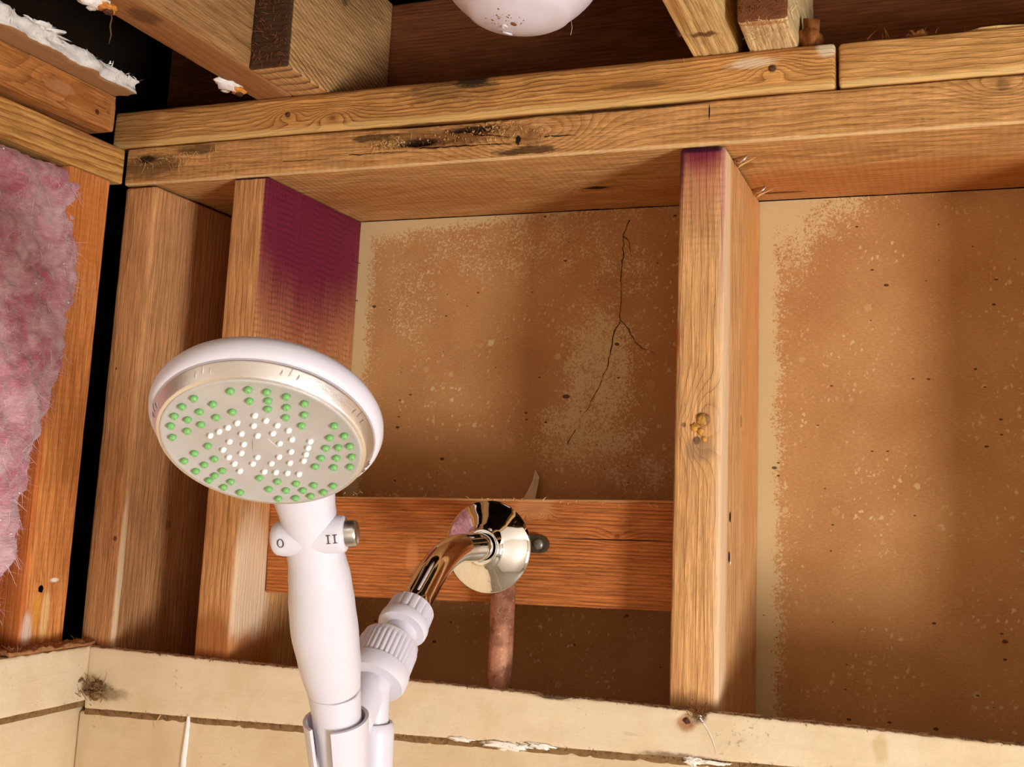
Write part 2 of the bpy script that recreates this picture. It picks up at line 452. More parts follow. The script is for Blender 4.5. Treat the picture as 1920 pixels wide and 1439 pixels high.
botskew = lambda p: np.array((0, 0, (.036 * (p[0] + .5386) - .0085) * min(1, max(0, (-.441 - p[2]) / .046))))
def rag(p, n):
    o = np.zeros(3)
    if n[2] > .3: o[2] += .0010 * mnoise.noise(Vector(p) * 260) + .0016 * max(0, mnoise.noise(Vector(p) * 70) - .35)
    for xc, w, d in ((-.0915, .012, .004), (-.0800, .006, .002), (.026, .006, .003)):
        if n[2] > .2 and abs(p[0] - xc) < w: o[2] -= d * (1 - ((p[0] - xc) / w) ** 2)
    k = (p[0] - .0162) ** 2 + (p[2] + .4511) ** 2
    if n[1] < -.5 and k < .0045 ** 2: o[1] += .004 * (1 - k / .0045 ** 2)
    if n[1] < -.5:
        o[1] -= .0008 * mnoise.noise(Vector((p[0] * 18, 0, p[2] * 60)))
    return o
trim_1 = tag(board('trim_1', -.5386, 1.84, -.012, 0., -.487, -.441, M_TRIM, .0018, (.0045, .006, .003), rag, .0003, None, botskew), kind='structure')
M_LTRIM_G, colL = paint_material('cream_paint_left', CREAM, .6)
M_LTRIM = M_LTRIM_G.fin(colL, .55, .35)
def rag2(p, n):
    o = np.zeros(3)
    if n[2] > .3: o[2] += .0016 * mnoise.noise(Vector(p) * 200)
    if n[0] > .5: o[0] += .0012 * mnoise.noise(Vector(p) * 40)
    return o
trim_2 = tag(board('trim_2', XL, -.5386, -1.0, -.0005, -.489, -.4405, M_LTRIM, .002, (.006, .006, .004), rag2, .0003), kind='structure')
M_DARK = plain('joint_dirt', C3(140, 108, 70), .95, .1, nz=.7, ns=160, dark=C3(84, 62, 38))
lowskew = lambda p: np.array((0, 0, (.036 * (p[0] + .5386) - .0085) * (1 if p[2] > -.6 else 0)))
wall_lower = tag(board('wall_lower', -.545, 1.84, -.0105, 0., -1.9, -.4895, M_LOWER, .003, (.02, .006, .1), None, .0004, None, lowskew), kind='structure')
board('joint_grime', -.5386, 1.2, -.0108, -.001, -.4925, -.484, M_DARK, .001, (.005, .01, .01), lambda p, n: np.array((0, .0016 * mnoise.noise(Vector(p) * 150), 0)), 0, wall_lower, lambda p: np.array((0, 0, .036 * (p[0] + .5386) - .0085)))
wall_left = tag(board('wall_left', XL - .002, -.5455, -1.9, -.0005, -1.9, -.4925, M_LOWER, .003, (.006, .05, .1), None, .0004), kind='structure')
board('joint_grime', XL, -.5402, -1.0, -.002, -.4945, -.487, M_DARK, .001, (.01, .006, .01), lambda p, n: np.array((.0016 * mnoise.noise(Vector(p) * 150), 0, 0)), 0, wall_left)
M_GROUT = plain('white_caulk', C3(238, 234, 226), .6, .3, nz=.35, ns=120, dark=C3(190, 175, 150), bump=.0006)
V = []; Fc = []
for i in range(24):
    f = i / 23; zc = -.4905 - f * .075; xc = -.4247 - f * .004 + .0008 * mnoise.noise(Vector((0, 0, i * .7)))
    w = .0016 + .0018 * min(1, f * 3) + .0008 * mnoise.noise(Vector((3, 0, i * .9)))
    V += [(xc - w, -.0095, zc), (xc - w * .3, -.0128, zc), (xc + w * .5, -.0132, zc), (xc + w, -.0095, zc)]
    if i:
        b = (i - 1) * 4
        for k in range(3): Fc.append((b + k, b + k + 1, b + k + 5, b + k + 4))
tag(pydata('caulk_line', V, Fc, M_GROUT, wall_lower), 'white caulk line running down the cream wall')

M_WHITEWALL = plain('white_room_paint', C3(222, 216, 206), .8, .2, bump=.0004)
M_FLOOR = plain('grey_floor', C3(150, 140, 126), .5, .3, nz=.4, ns=9)
M_ATTIC = plain('attic_dark_boards', C3(46, 34, 24), .95, .1, nz=.5, ns=25)  # near-black tone puts the darkness of attic and wall cavity into the colour
def slab(name, x0, x1, y0, y1, z0, z1, mat, kind='structure', parent=None):
    return tag(board(name, x0, x1, y0, y1, z0, z1, mat, .002, (9, 9, 9), None, 0, parent), kind=kind)
slab('floor', -.75, 1.90, -1.95, .2, -1.96, -1.9, M_FLOOR)
slab('wall_rear', -.75, 1.90, -1.98, -1.92, -1.9, .08, M_WHITEWALL)
slab('wall_right', 1.85, 1.91, -1.95, .2, -1.9, .6, M_WHITEWALL)
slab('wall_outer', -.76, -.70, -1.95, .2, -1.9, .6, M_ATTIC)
slab('ceiling', -.56, 1.85, -1.92, -.72, .079, .092, M_WHITEWALL)
slab('attic_closure_top', -.76, 1.91, -1.95, .22, .6, .62, M_ATTIC)  # unseen attic closure, added with its walls to keep the joist space dark
slab('attic_closure_rear', -.76, 1.91, .20, .22, -.2, .6, M_ATTIC)
slab('attic_closure_front', -.76, 1.91, -.73, -.72, .094, .6, M_ATTIC)
slab('wall_left_upper', XL - .10, XL, -1.92, -.75, -.44, .08, M_WHITEWALL)
win = empty('window_1', (1.845, -1.29, -.97)); tag(win, kind='structure')
M_FRAME = plain('white_window_frame', C3(236, 234, 228), .4)
for a in ((1.83, 1.849, -1.68, -1.63, -1.35, -.59), (1.83, 1.849, -.95, -.90, -1.35, -.59), (1.83, 1.849, -1.63, -.95, -1.35, -1.30), (1.83, 1.849, -1.63, -.95, -.64, -.59)):
    board('window_frame', *a, M_FRAME, .003, (9, 9, 9), None, 0, win)
gp = G('bright_sky_pane'); gp.fin((.8, .85, .9), .1)
gp.b.inputs['Emission Color'].default_value = (.9, .95, 1, 1); gp.b.inputs['Emission Strength'].default_value = 3
board('window_pane', 1.838, 1.844, -1.63, -.95, -1.30, -.64, gp.m, .001, (9, 9, 9), None, 0, win)

# ------------------------------------------------------------------ lumber
def ctr(*b): return ((b[0] + b[1]) / 2, (b[2] + b[3]) / 2, (b[4] + b[5]) / 2)
def lumber(name, b, axis, label, cat, group=None, r=.0025, res=None, disp=None, jit=.0004, **kw):
    c = ctr(*b)
    m = wood(name + '_wood', c, axis, **kw)
    if res is None: res = tuple(.02 if 'xyz'[i] == axis else .01 for i in range(3))
    o = board(name, *b, m, r, res, disp, jit)
    return tag(o, label, cat, group)

# lower top plate, torn and knotty on its front edge
KX, KZ = -.130, .0165
def torn(p, n):
    o = np.zeros(3)
    if n[1] < -.5:
        q = Vector((p[0] * 60, 0, p[2] * 200))
        # torn, hollowed stretch left of the knot
        m = math.exp(-((p[0] + .243) / .026) ** 2 - ((p[2] - .0225) / .0040) ** 2)
        mb = math.exp(-((p[0] + .188) / .024) ** 2 - ((p[2] - .0310) / .0036) ** 2)
        o[1] += (.009 * m + .008 * mb) * (1 + .7 * mnoise.noise(q))
        mh = math.exp(-((p[0] + .22) / .06) ** 2 - ((p[2] - .025) / .010) ** 2)
        o[1] += .0022 * mh * mnoise.fractal(Vector((p[0] * 90, 2, p[2] * 420)), 1, 2, 4)
        # crumbly sawdust-like mound before the knot
        m2 = math.exp(-((p[0] + .152) / .022) ** 2 - ((p[2] - .0255) / .0085) ** 2)
        o[1] += m2 * (.0026 * mnoise.fractal(Vector((p[0] * 330, 1, p[2] * 420)), 1, 2, 4) - .001)
        d = math.hypot((p[0] - KX) * .8, (p[2] - KZ))
        if d < .022: o[1] -= .0022 * math.exp(-(d / .010) ** 2) + .0018 * math.exp(-(d / .010) ** 2) * mnoise.fractal(Vector((p[0] * 240, 3, p[2] * 240)), 1, 2, 3)
        m3 = math.exp(-((p[0] + .51) / .03) ** 2 - ((p[2] - .022) / .010) ** 2)
        o[1] += .0022 * m3 * abs(mnoise.noise(Vector((p[0] * 200, 5, p[2] * 300))))
    if n[2] > .3 and n[1] < .2:
        # upper edge worn away beside the knot
        o[2] -= .0035 * math.exp(-((p[0] + .20) / .06) ** 2) + .0012 * math.exp(-((p[0] + .03) / .07) ** 2)
    return o
def under(c, s, col, f=.8, **k): return dict(c=c, s=s, col=col, f=f, **k)
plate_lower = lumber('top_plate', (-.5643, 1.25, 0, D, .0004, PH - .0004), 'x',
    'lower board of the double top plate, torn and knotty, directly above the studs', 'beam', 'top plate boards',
    res=(.0026, .014, .0016), disp=torn,
    light=C3(222, 166, 100), dark=C3(146, 86, 36), seed=1, pith=(-.03, -.10), tilt=(.02, .035), freq=210, contrast=.6, warp=.008, saw=.12,
    knots=(dict(c=(KX, 0, KZ), r=.0120, amp=.05, d=.42), dict(c=(.2467, 0, .031), r=.006, amp=.02, d=.4), dict(c=(-.1025, .104, 0), r=.007, amp=.02, d=.9)),
    stains=(dict(c=(.3, 0, .0008), s=(2, .003, .0022), col=C3(240, 206, 150), f=.5, nz=.3, ns=60),  # painted highlight: pale line along the bottom front edge
            dict(c=(-.215, 0, .0255), s=(.075, .014, .0105), col=C3(104, 64, 26), nz=.7, ns=110, f=.75),
            dict(c=(-.243, .003, .0225), s=(.030, .03, .0042), col=C3(30, 16, 8), nz=.5, ns=150, f=.95),
            dict(c=(-.188, .003, .031), s=(.030, .03, .0036), col=C3(44, 22, 8), nz=.5, ns=150, f=.95),
            dict(c=(-.285, 0, .030), s=(.03, .01, .004), col=C3(60, 38, 16), nz=1.0, ns=180, f=.8),
            dict(c=(-.152, 0, .0255), s=(.026, .01, .009), col=C3(150, 106, 56), nz=.5, ns=200, f=.6),
            dict(c=(-.135, 0, .0065), s=(.03, .01, .004), col=C3(70, 46, 20), nz=1.0, ns=190, f=.85),
            dict(c=(-.1425, .0, .0165), s=(.0035, .01, .005), col=C3(30, 18, 8), nz=.9, ns=260, along=0),
            dict(c=(-.05, 0, .0375), s=(.09, .01, .0028), col=C3(40, 26, 12), nz=.5, ns=120, f=.85),
            dict(c=(-.22, 0, .0375), s=(.1, .01, .0022), col=C3(40, 26, 12), nz=.5, ns=120, f=.8),
            dict(c=(-.535, 0, .018), s=(.045, .01, .015), col=C3(92, 66, 32), nz=.6, ns=110, f=.75),
            dict(c=(-.54, 0, .026), s=(.012, .01, .005), col=C3(30, 22, 14), nz=.6, ns=150, f=.9),
            dict(c=(-.48, 0, .032), s=(.03, .01, .006), col=C3(80, 56, 28), nz=.6, ns=120, f=.7),
            dict(c=(.0243, -.0004, .0285), s=(.0008, .002, .008), col=C3(26, 16, 10), nz=.15, ns=300, along=0),
            dict(c=(-.28, .10, 0), s=(.16, .06, .004), col=C3(176, 104, 46), f=.45, nz=.3, ns=30),  # reddish brown underside, its shade towards the back painted in, also next entry
            dict(c=(.25, .13, 0), s=(.4, .06, .004), col=C3(190, 112, 44), f=.6, nz=.3, ns=30),
            dict(c=(.06, .155, 0), s=(.03, .004, .003), col=C3(60, 36, 16), f=.8, nz=.4, ns=120),
            dict(c=(-.1025, .1043, 0), s=(.018, .004, .003), col=C3(36, 20, 10), nz=.4, ns=120)))
M_CRK = plain('wood_crack', C3(26, 14, 8), .95, .1)
for pts_, w_ in (([(-.238, -.0006, .0155), (-.20, -.0008, .0150), (-.165, -.0012, .0142), (-.148, -.0022, .0128)], .0006), ([(-.185, -.0006, .0245), (-.160, -.0014, .0215), (-.150, -.0018, .019)], .0005),
                ([(-.118, -.0022, .0175), (-.105, -.0008, .0172), (-.09, -.0006, .0170)], .0005), ([(-.31, -.0006, .0145), (-.25, -.0006, .0138)], .0004), ([(-.38, -.0006, .013), (-.33, -.0006, .0125)], .0003)):
    ribbon('crack', pts_, w_, (0, -1, 0), M_CRK, plate_lower, .0003)
M_GAP = plain('joint_shadow_dirt', C3(30, 20, 12), .95, .1)
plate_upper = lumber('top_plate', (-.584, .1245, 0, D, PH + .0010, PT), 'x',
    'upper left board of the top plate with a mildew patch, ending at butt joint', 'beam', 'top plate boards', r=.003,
    res=(.006, .012, .004), disp=lambda p, n: np.array((0, 0, .0012 * max(0, mnoise.noise(Vector((p[0] * 9, 0, 0)))) if n[2] < -.3 else 0)),
    light=C3(222, 164, 92), dark=C3(128, 68, 22), seed=2, pith=(-.02, .10), tilt=(.012, -.03), freq=320, contrast=1.0, warp=.010,
    knots=(dict(c=(-.3792, 0, .0594), r=.0035, amp=.012, d=.95), dict(c=(.0751, 0, .0612), r=.0042, amp=.012, d=.8), dict(c=(-.33, 0, .055), r=.004, amp=.014, d=.15)),
    stains=(dict(c=(-.2, 0, PH + .002), s=(2, .003, .006), col=C3(236, 198, 124), f=.55, nz=.35, ns=60),  # edge highlight painted as a pale yellow strip along the bottom
            dict(c=(-.2, 0, PT - .001), s=(2, .003, .004), col=C3(120, 66, 24), f=.55, nz=.5, ns=90),
            dict(c=(-.215, 0, .068), s=(.05, .01, .012), col=C3(70, 44, 18), nz=1.1, ns=150, f=.9, grain=.4),
            dict(c=(-.19, 0, .075), s=(.024, .012, .007), col=C3(36, 26, 16), nz=1.0, ns=180, f=.9),
            dict(c=(-.05, 0, .06), s=(.06, .01, .010), col=C3(168, 110, 46), nz=.5, ns=90, f=.5),
            dict(c=(-.04, 0, .057), s=(.03, .01, .004), col=C3(90, 58, 24), nz=.6, ns=150, f=.6),
            dict(c=(.058, 0, .0675), s=(.022, .01, .005), col=C3(232, 218, 190), nz=.6, ns=170, f=.55),
            dict(c=(.118, 0, .073), s=(.01, .01, .008), col=C3(235, 220, 190), nz=.6, ns=170, f=.6),
            dict(c=(-.555, 0, .06), s=(.03, .01, .03), col=C3(150, 96, 48), f=.5, nz=.5, ns=60)))
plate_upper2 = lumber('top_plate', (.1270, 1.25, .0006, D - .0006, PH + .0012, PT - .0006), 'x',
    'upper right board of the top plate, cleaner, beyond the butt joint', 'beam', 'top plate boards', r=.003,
    res=(.01, .012, .006),
    light=C3(226, 170, 100), dark=C3(150, 90, 36), seed=3, pith=(-.02, .09), tilt=(.01, .04), freq=220, contrast=.7, warp=.008,
    knots=(dict(c=(.30, 0, .055), r=.006, amp=.02, d=.2),),
    stains=(dict(c=(.5, 0, PH + .002), s=(2, .003, .005), col=C3(240, 206, 134), f=.6, nz=.35, ns=60),  # same painted edge highlight on the right-hand board
            dict(c=(.138, 0, .072), s=(.02, .01, .01), col=C3(178, 124, 66), f=.5, nz=.4, ns=80),))

# studs
def kw_stud(seed, light=WL, dark=WD, **k):
    d = dict(light=light, dark=dark, seed=seed, pith=(.03, -.10), tilt=(.012, .01), freq=200, contrast=.45, warp=.006, bump=.0008, mottle=.12)
    d.update(k); return d
stud_mid = lumber('wall_stud', (0, SW, .0004, D - .0004, -1.85, 0), 'z',
    'middle stud with purple-stained top on its front edge and a resinous knot', 'stud', 'wall studs', r=.0042, res=(.008, .016, .02),
    **kw_stud(5, C3(226, 172, 112), C3(176, 112, 56), contrast=.5, pith=(-.01, -.06), tilt=(.02, .01), sawc=.14, sawb=((.019, 0, -.03), (.03, .005, .07)),
      knots=(dict(c=(.0235, 0, -.2235), r=.0055, amp=.02, d=.55), dict(c=(.0185, 0, -.240), r=.0032, amp=.008, d=1), dict(c=(.038, .088, -.218), r=.006, amp=.018, d=.5), dict(c=(.008, 0, -.228), r=.0022, amp=.006, d=.7)),
      stains=(dict(c=(.019, 0, .0), s=(.03, .006, .075), e0=.3, e1=1.15, col=C3(176, 66, 74), nz=.3, ns=50, f=.8, grain=.25),
              dict(c=(.019, 0, .0), s=(.03, .006, .030), e0=.3, e1=1.1, col=C3(124, 22, 54), nz=.25, ns=60, f=.92),
              dict(c=(.019, 0, .0), s=(.05, .012, .006), e0=.7, e1=1.1, col=C3(58, 8, 34), nz=.15, ns=90),
              dict(c=(.0, 0, -.012), s=(.006, .006, .05), e0=.4, e1=1.1, col=C3(96, 14, 48), nz=.25, ns=70, f=.85),
              dict(c=(.0365, .0, -.02), s=(.0018, .007, .12), e0=.6, e1=1.1, col=C3(150, 34, 66), nz=.25, ns=60, f=.75),
              dict(c=(.038, .06, 0), s=(.004, .12, .003), e0=.7, e1=1.1, col=C3(46, 12, 28), nz=.3, ns=120),
              dict(c=(.0, 0, -.16), s=(.004, .006, .02), col=C3(170, 96, 34), nz=.4, ns=70, f=.7),
              dict(c=(.038, .135, -.15), s=(.004, .05, .22), col=C3(214, 146, 74), f=.5, nz=.3, ns=30),
              dict(c=(.038, .014, -.3), s=(.01, .018, .6), col=C3(244, 214, 176), f=.6, nz=.15, ns=20),  # bright front strip of the side face, light painted into the colour
              dict(c=(.022, 0, -.247), s=(.014, .006, .012), col=C3(140, 112, 84), f=.55, nz=.5, ns=90),
              dict(c=(.019, 0, -.44), s=(.03, .006, .012), col=C3(110, 74, 38), f=.45, nz=.6, ns=120))))
stud_left = lumber('wall_stud', (XA, XA + SW, .0004, D - .0004, -1.85, 0), 'z',
    'stud behind the shower head with a deep purple upper side face', 'stud', 'wall studs', r=.0022, res=(.008, .016, .02),
    **kw_stud(6, sawc=.3, sawb=((XA + SW, .09, -.06), (.005, .2, .16)), light=C3(216, 158, 98), dark=C3(162, 100, 50), contrast=.6, freq=260, pith=(.05, -.02),
      stains=(dict(c=(XA + SW, .08, 0), s=(.005, .17, .235), e0=.45, e1=1.05, col=C3(150, 48, 52), nz=.15, ns=35, f=.85, grain=.45),
              dict(c=(XA + SW, .08, 0), s=(.005, .19, .150), e0=.5, e1=1.1, col=PURPLE, nz=.18, ns=40, f=.96),
              dict(c=(XA + .02, 0, 0), s=(.04, .01, .0022), e0=.7, e1=1.1, col=C3(60, 14, 40), nz=.3, ns=120),
              dict(c=(XA, 0, -.163), s=(.012, .008, .012), col=C3(150, 92, 40), nz=.5, ns=90, f=.8),
              dict(c=(XA + .019, 0, -.44), s=(.05, .008, .05), col=C3(150, 84, 32), nz=.6, ns=60, f=.75),
              dict(c=(XA + SW, .02, -.39), s=(.006, .04, .09), e0=.5, e1=1.1, col=C3(236, 208, 172), nz=.35, ns=60, f=.8),  # painted sheen where light catches the lower side face
              dict(c=(XA + SW, .02, -.45), s=(.007, .06, .035), col=C3(186, 112, 46), nz=.6, ns=70, f=.85))))
stud_corner = lumber('wall_stud', (XC, XC + SW, .0004, D - .0004, -1.85, -.0008), 'z',
    'corner stud next to the dark gap, round-edged with a thin purple line on top', 'stud', 'wall studs', r=.0045, res=(.008, .016, .02),
    **kw_stud(7, C3(208, 150, 96), C3(156, 96, 50), contrast=.3, freq=170, pith=(-.05, .16), tilt=(.008, .004),
      knots=(dict(c=(-.5327, 0, -.3436), r=.0028, amp=.01, d=.8), dict(c=(-.5508, 0, -.183), r=.0014, amp=.003, d=.9), dict(c=(XC + SW, .0653, -.3316), r=.006, amp=.018, d=.5)),
      stains=(dict(c=(XC + .019, 0, 0), s=(.05, .012, .003), e0=.7, e1=1.1, col=C3(64, 22, 40), nz=.4, ns=130),
              dict(c=(XC + SW, .08, 0), s=(.006, .14, .003), e0=.7, e1=1.1, col=C3(50, 18, 32), nz=.3, ns=130),
              dict(c=(XC + SW, .16, -.25), s=(.006, .07, .4), col=C3(150, 96, 52), f=.45, nz=.3, ns=25),  # painted shade deepening towards the back of the side face
              dict(c=(XC + SW, .003, -.38), s=(.004, .004, .09), col=C3(240, 214, 176), f=.7, nz=.3, ns=50))))  # painted sheen on the rounded front edge
stud_right = lumber('wall_stud', (.362, .400, .0004, D - .0004, -1.85, 0), 'z',
    'stud closing the right bay, past the right edge of the photo', 'stud', 'wall studs', r=.003, res=(.02, .05, .1), **kw_stud(8))

# blocking between the two studs (carries the pipe), slightly askew
blk_b = (-.3954, -.0004, .046, .084, -.3815, -.2925)
bl = lumber('stud_blocking', blk_b, 'x',
    'reddish horizontal wood block between two studs, behind the chrome flange', 'blocking', r=.0018, res=(.008, .012, .006),
    light=C3(206, 124, 62), dark=C3(136, 64, 24), seed=11, pith=(.02, -.35), tilt=(.003, .012), freq=330, contrast=.8, warp=.0022,
    knots=(dict(c=(-.128, .046, -.305), r=.002, amp=-.016, d=.3), dict(c=(-.0567, .046, -.3226), r=.003, amp=.006, d=.5)),
    stains=(dict(c=(-.2371, .046, -.3598), s=(.014, .004, .008), col=C3(74, 36, 14), nz=.7, ns=140, f=.8),
            dict(c=(-.06, .046, -.3255), s=(.06, .004, .0006), e0=.6, e1=1.2, col=C3(44, 18, 8), nz=.2, ns=90),
            dict(c=(-.245, .046, -.345), s=(.007, .004, .02), col=C3(214, 138, 76), nz=.5, ns=60, f=.6),
            dict(c=(-.13, .046, -.30), s=(.022, .004, .012), col=C3(226, 160, 104), nz=.5, ns=80, f=.45),
            dict(c=(-.2, .046, -.292), s=(.4, .008, .003), col=C3(226, 180, 120), nz=.6, ns=120, f=.6)))
bl.rotation_euler = (0, math.radians(-1.6), 0)

# left wall: plate, header, stud, insulation
lumber('top_plate', (XL - D, XL, -1.9, -.0035, .0004, PH - .003), 'y', 'left wall top plate with striped grain, above the pink insulation', 'beam', 'top plate boards',
    r=.002, res=(.02, .01, .005),
    light=C3(226, 172, 96), dark=C3(160, 92, 30), seed=13, pith=(.05, -.075), tilt=(.004, -.05), freq=240, contrast=1.0, warp=.003,
    stains=(dict(c=(XL, -.06, .034), s=(.006, .06, .004), col=C3(140, 90, 56), nz=.5, ns=80, f=.6),))
def frayed(p, n):
    o = np.zeros(3)
    if n[1] > .3: o[1] -= .002 * abs(mnoise.noise(Vector((p[0] * 200, 0, p[2] * 240))))
    if n[0] > .5:
        o[0] -= .003 * max(0, mnoise.noise(Vector((7, p[1] * 30, p[2] * 60))))
    return o
lumber('ceiling_nailer', (-.66, -.5490, -1.9, -.0375, PH + .0035, .0782), 'y', 'rough weathered board on top of the left wall plate, under the broken drywall', 'beam',
    r=.002, res=(.02, .006, .004), disp=frayed,
    light=C3(196, 130, 68), dark=C3(120, 68, 28), seed=15, pith=(.05, .07), tilt=(.02, .08), freq=160, contrast=.7, warp=.012,
    knots=(dict(c=(-.549, -.062, .055), r=.003, amp=.008, d=.9), dict(c=(-.549, -.12, .064), r=.006, amp=.02, d=.35)),
    stains=(dict(c=(-.549, -.095, .062), s=(.006, .035, .012), col=C3(160, 94, 40), nz=.5, ns=60, f=.7), dict(c=(-.549, -.11, .062), s=(.006, .02, .006), col=C3(200, 150, 104), nz=.9, ns=160, f=.4),
            dict(c=(-.549, -.04, .06), s=(.006, .006, .03), col=C3(190, 132, 78), nz=.5, ns=120, f=.6)))
lumber('wall_stud', (-.652, XL - .0004, -.0745, -.020, -1.85, 0), 'z', 'bright orange stud in the left wall beside the pink insulation', 'stud', 'wall studs', r=.0018, res=(.012, .008, .02),
    light=C3(232, 152, 82), dark=C3(196, 104, 44), seed=17, pith=(.12, .06), tilt=(.01, .012), freq=190, contrast=.5, warp=.008, saw=.1,
    knots=(dict(c=(XL, -.0545, -.3885), r=.0028, amp=.008, d=1),),
    stains=(dict(c=(XL, -.05, -.05), s=(.006, .06, .05), col=C3(206, 116, 48), nz=.3, ns=40, f=.6),
            dict(c=(XL, -.046, -.415), s=(.006, .006, .028), col=C3(240, 196, 130), nz=.4, ns=90, f=.8),
            dict(c=(XL, -.056, -.41), s=(.006, .006, .02), col=C3(226, 158, 56), nz=.4, ns=90, f=.7),
            dict(c=(XL, -.066, -.425), s=(.006, .007, .02), col=C3(236, 214, 196), nz=.6, ns=110, f=.7),
            dict(c=(XL, -.0385, -.3815), s=(.006, .006, .0022), col=C3(246, 236, 224), nz=.4, ns=120, f=.9),
            dict(c=(-.6, -.0745, -.3), s=(.1, .006, .4), col=C3(196, 96, 36), nz=.2, ns=40, f=.6)))  # darker orange over the face towards the insulation
lumber('wall_stud', (-.652, XL - .0004, -.55, -.512, -1.85, 0), 'z', 'stud on the far side of the insulation, past the left edge of the photo', 'stud', 'wall studs', r=.002, res=(.02, .02, .1), **kw_stud(18, C3(220, 150, 86), C3(170, 100, 48)))

# ceiling framing on top of the plate
YB = .117
j1 = lumber('ceiling_joist', (-.4180, -.3785, -.71, YB, PT, .218), 'y', 'long ceiling joist at upper left with white drywall scraps stuck to its underside', 'joist', 'ceiling joists', r=.002, res=(.012, .02, .02),
    light=C3(186, 138, 86), dark=C3(134, 92, 52), seed=21, pith=(.1, .03), tilt=(.01, .03), freq=150, contrast=.45, warp=.008,
    stains=(dict(c=(-.398, -.12, PT), s=(.03, .2, .004), col=C3(150, 94, 46), nz=.3, ns=40, f=.6), dict(c=(-.395, -.19, PT), s=(.012, .02, .004), col=C3(90, 58, 28), nz=.6, ns=80, f=.7)))
b2 = lumber('joist_block', (-.3778, -.3385, -.0685, YB, PT, .218), 'y', 'short sistered joist block with dark brown sawn end and bold diagonal grain', 'joist', r=.002, res=(.006, .012, .012),
    disp=lambda p, n: np.array((0, .0016 * mnoise.noise(Vector(p) * 260) if n[1] < -.5 else 0, 0)),
    light=C3(216, 166, 106), dark=C3(84, 50, 24), seed=22, pith=(.0, -.5), tilt=(.0, .33), freq=200, mottle=.1, contrast=1.0, warp=.0016,
    knots=(dict(c=(-.3385, .02, .178), r=.006, amp=.01, d=.5),),
    stains=(dict(c=(-.358, -.0685, .16), s=(.1, .004, .2), col=C3(60, 36, 20), nz=.1, ns=150, f=.95),))
b3 = lumber('ceiling_joist', (.0092, .0455, -.71, YB, PT, .218), 'y', 'pale ridged ceiling joist with a rusty nail at its end, right of the white lamp', 'joist', 'ceiling joists', r=.0025, res=(.0022, .012, .02),
    disp=lambda p, n: np.array((0, 0, .0012 * abs(math.sin(p[0] * 330 + .6 * mnoise.noise(Vector((0, p[1] * 14, 0))))) if n[2] < -.5 else 0)),
    light=C3(228, 190, 124), dark=C3(176, 122, 62), seed=23, pith=(.02, -.09), tilt=(.01, .0), freq=260, contrast=.5, warp=.003,
    stains=(dict(c=(.027, -.04, PT), s=(.012, .006, .004), col=C3(90, 48, 20), nz=.5, ns=150, f=.85), dict(c=(.016, -.09, PT), s=(.006, .05, .004), col=C3(180, 120, 56), nz=.5, ns=60, f=.6)))
b4 = lumber('joist_block', (.0562, .0945, -.058, YB, PT, .218), 'y', 'short joist block with brown fuzzy sawn end and frayed pale underside', 'joist', r=.0025, res=(.002, .008, .012),
    disp=lambda p, n: np.array((0, 0, .001 * mnoise.noise(Vector((p[0] * 420, p[1] * 30, 0))) if n[2] < -.5 else 0)),
    light=C3(236, 206, 150), dark=C3(176, 126, 70), seed=24, pith=(.02, -.09), tilt=(.01, .0), freq=330, contrast=.5, warp=.003,
    stains=(dict(c=(.075, -.058, .16), s=(.1, .004, .2), col=C3(110, 56, 24), nz=.1, ns=150, f=.95), dict(c=(.075, -.05, PT), s=(.03, .004, .004), col=C3(180, 110, 56), nz=.6, ns=180, f=.7)))
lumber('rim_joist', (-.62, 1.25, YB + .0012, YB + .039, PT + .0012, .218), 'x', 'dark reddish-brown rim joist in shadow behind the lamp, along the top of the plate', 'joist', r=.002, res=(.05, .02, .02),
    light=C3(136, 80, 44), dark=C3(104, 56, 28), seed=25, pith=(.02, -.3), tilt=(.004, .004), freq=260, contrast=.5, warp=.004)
lumber('ceiling_joist', (.46, .498, -.71, YB, PT, .218), 'y', 'ceiling joist past the right edge of the photo', 'joist', 'ceiling joists', r=.002, res=(.02, .05, .05), **kw_stud(27))

# splinters, nails and scraps on the lumber
M_SPLINT = plain('pale_splinter', C3(226, 186, 120), .8, .2)
M_BROWNFIB = plain('brown_wood_fibre', C3(122, 76, 42), .9, .1)
M_PALEFIB = plain('pale_wood_fibre', C3(232, 202, 150), .9, .1)
M_RUST = plain('rusty_iron', C3(72, 44, 28), .75, .4, nz=.8, ns=400, dark=C3(130, 66, 26), bump=.0006, bns=900)
M_STEEL = plain('dull_steel', C3(150, 146, 138), .35, .5, .9)
U = random.uniform
fuzz('end_grain_fuzz', 420, lambda: (U(-.376, -.340), -.0688, U(.082, .21)), M_BROWNFIB, b2, (.003, .009), .0003, .3, (0, -.35, 0))
fuzz('end_grain_fuzz', 200, lambda: (U(.058, .093), -.0583, U(.081, .14)), M_BROWNFIB, b4, (.003, .009), .0003, .3, (0, -.35, 0))
fuzz('frayed_edge', 130, lambda: (U(.058, .093), U(-.058, -.012), PT - .0002), M_PALEFIB, b4, (.003, .009), .00022, .3, (0, -1.2, -.1), .3)
fuzz('splinter', 26, lambda: (U(.092, .098), U(-.055, -.03), U(.085, .12)), M_PALEFIB, b4, (.006, .016), .0003, .2, (1, -.3, .3), .4)
fuzz('torn_fibre', 120, lambda: (random.gauss(-.275, .012), -.001, random.gauss(.0225, .0025)), M_SPLINT, plate_lower, (.003, .009), .00022, .4, (1.2, -.3, 0), .6)
fuzz('torn_fibre', 170, lambda: (random.gauss(-.155, .016), -.0005, min(.032, random.gauss(.0240, .004))), M_SPLINT, plate_lower, (.001, .004), .0003, .4, (.5, -.5, 0), 1)
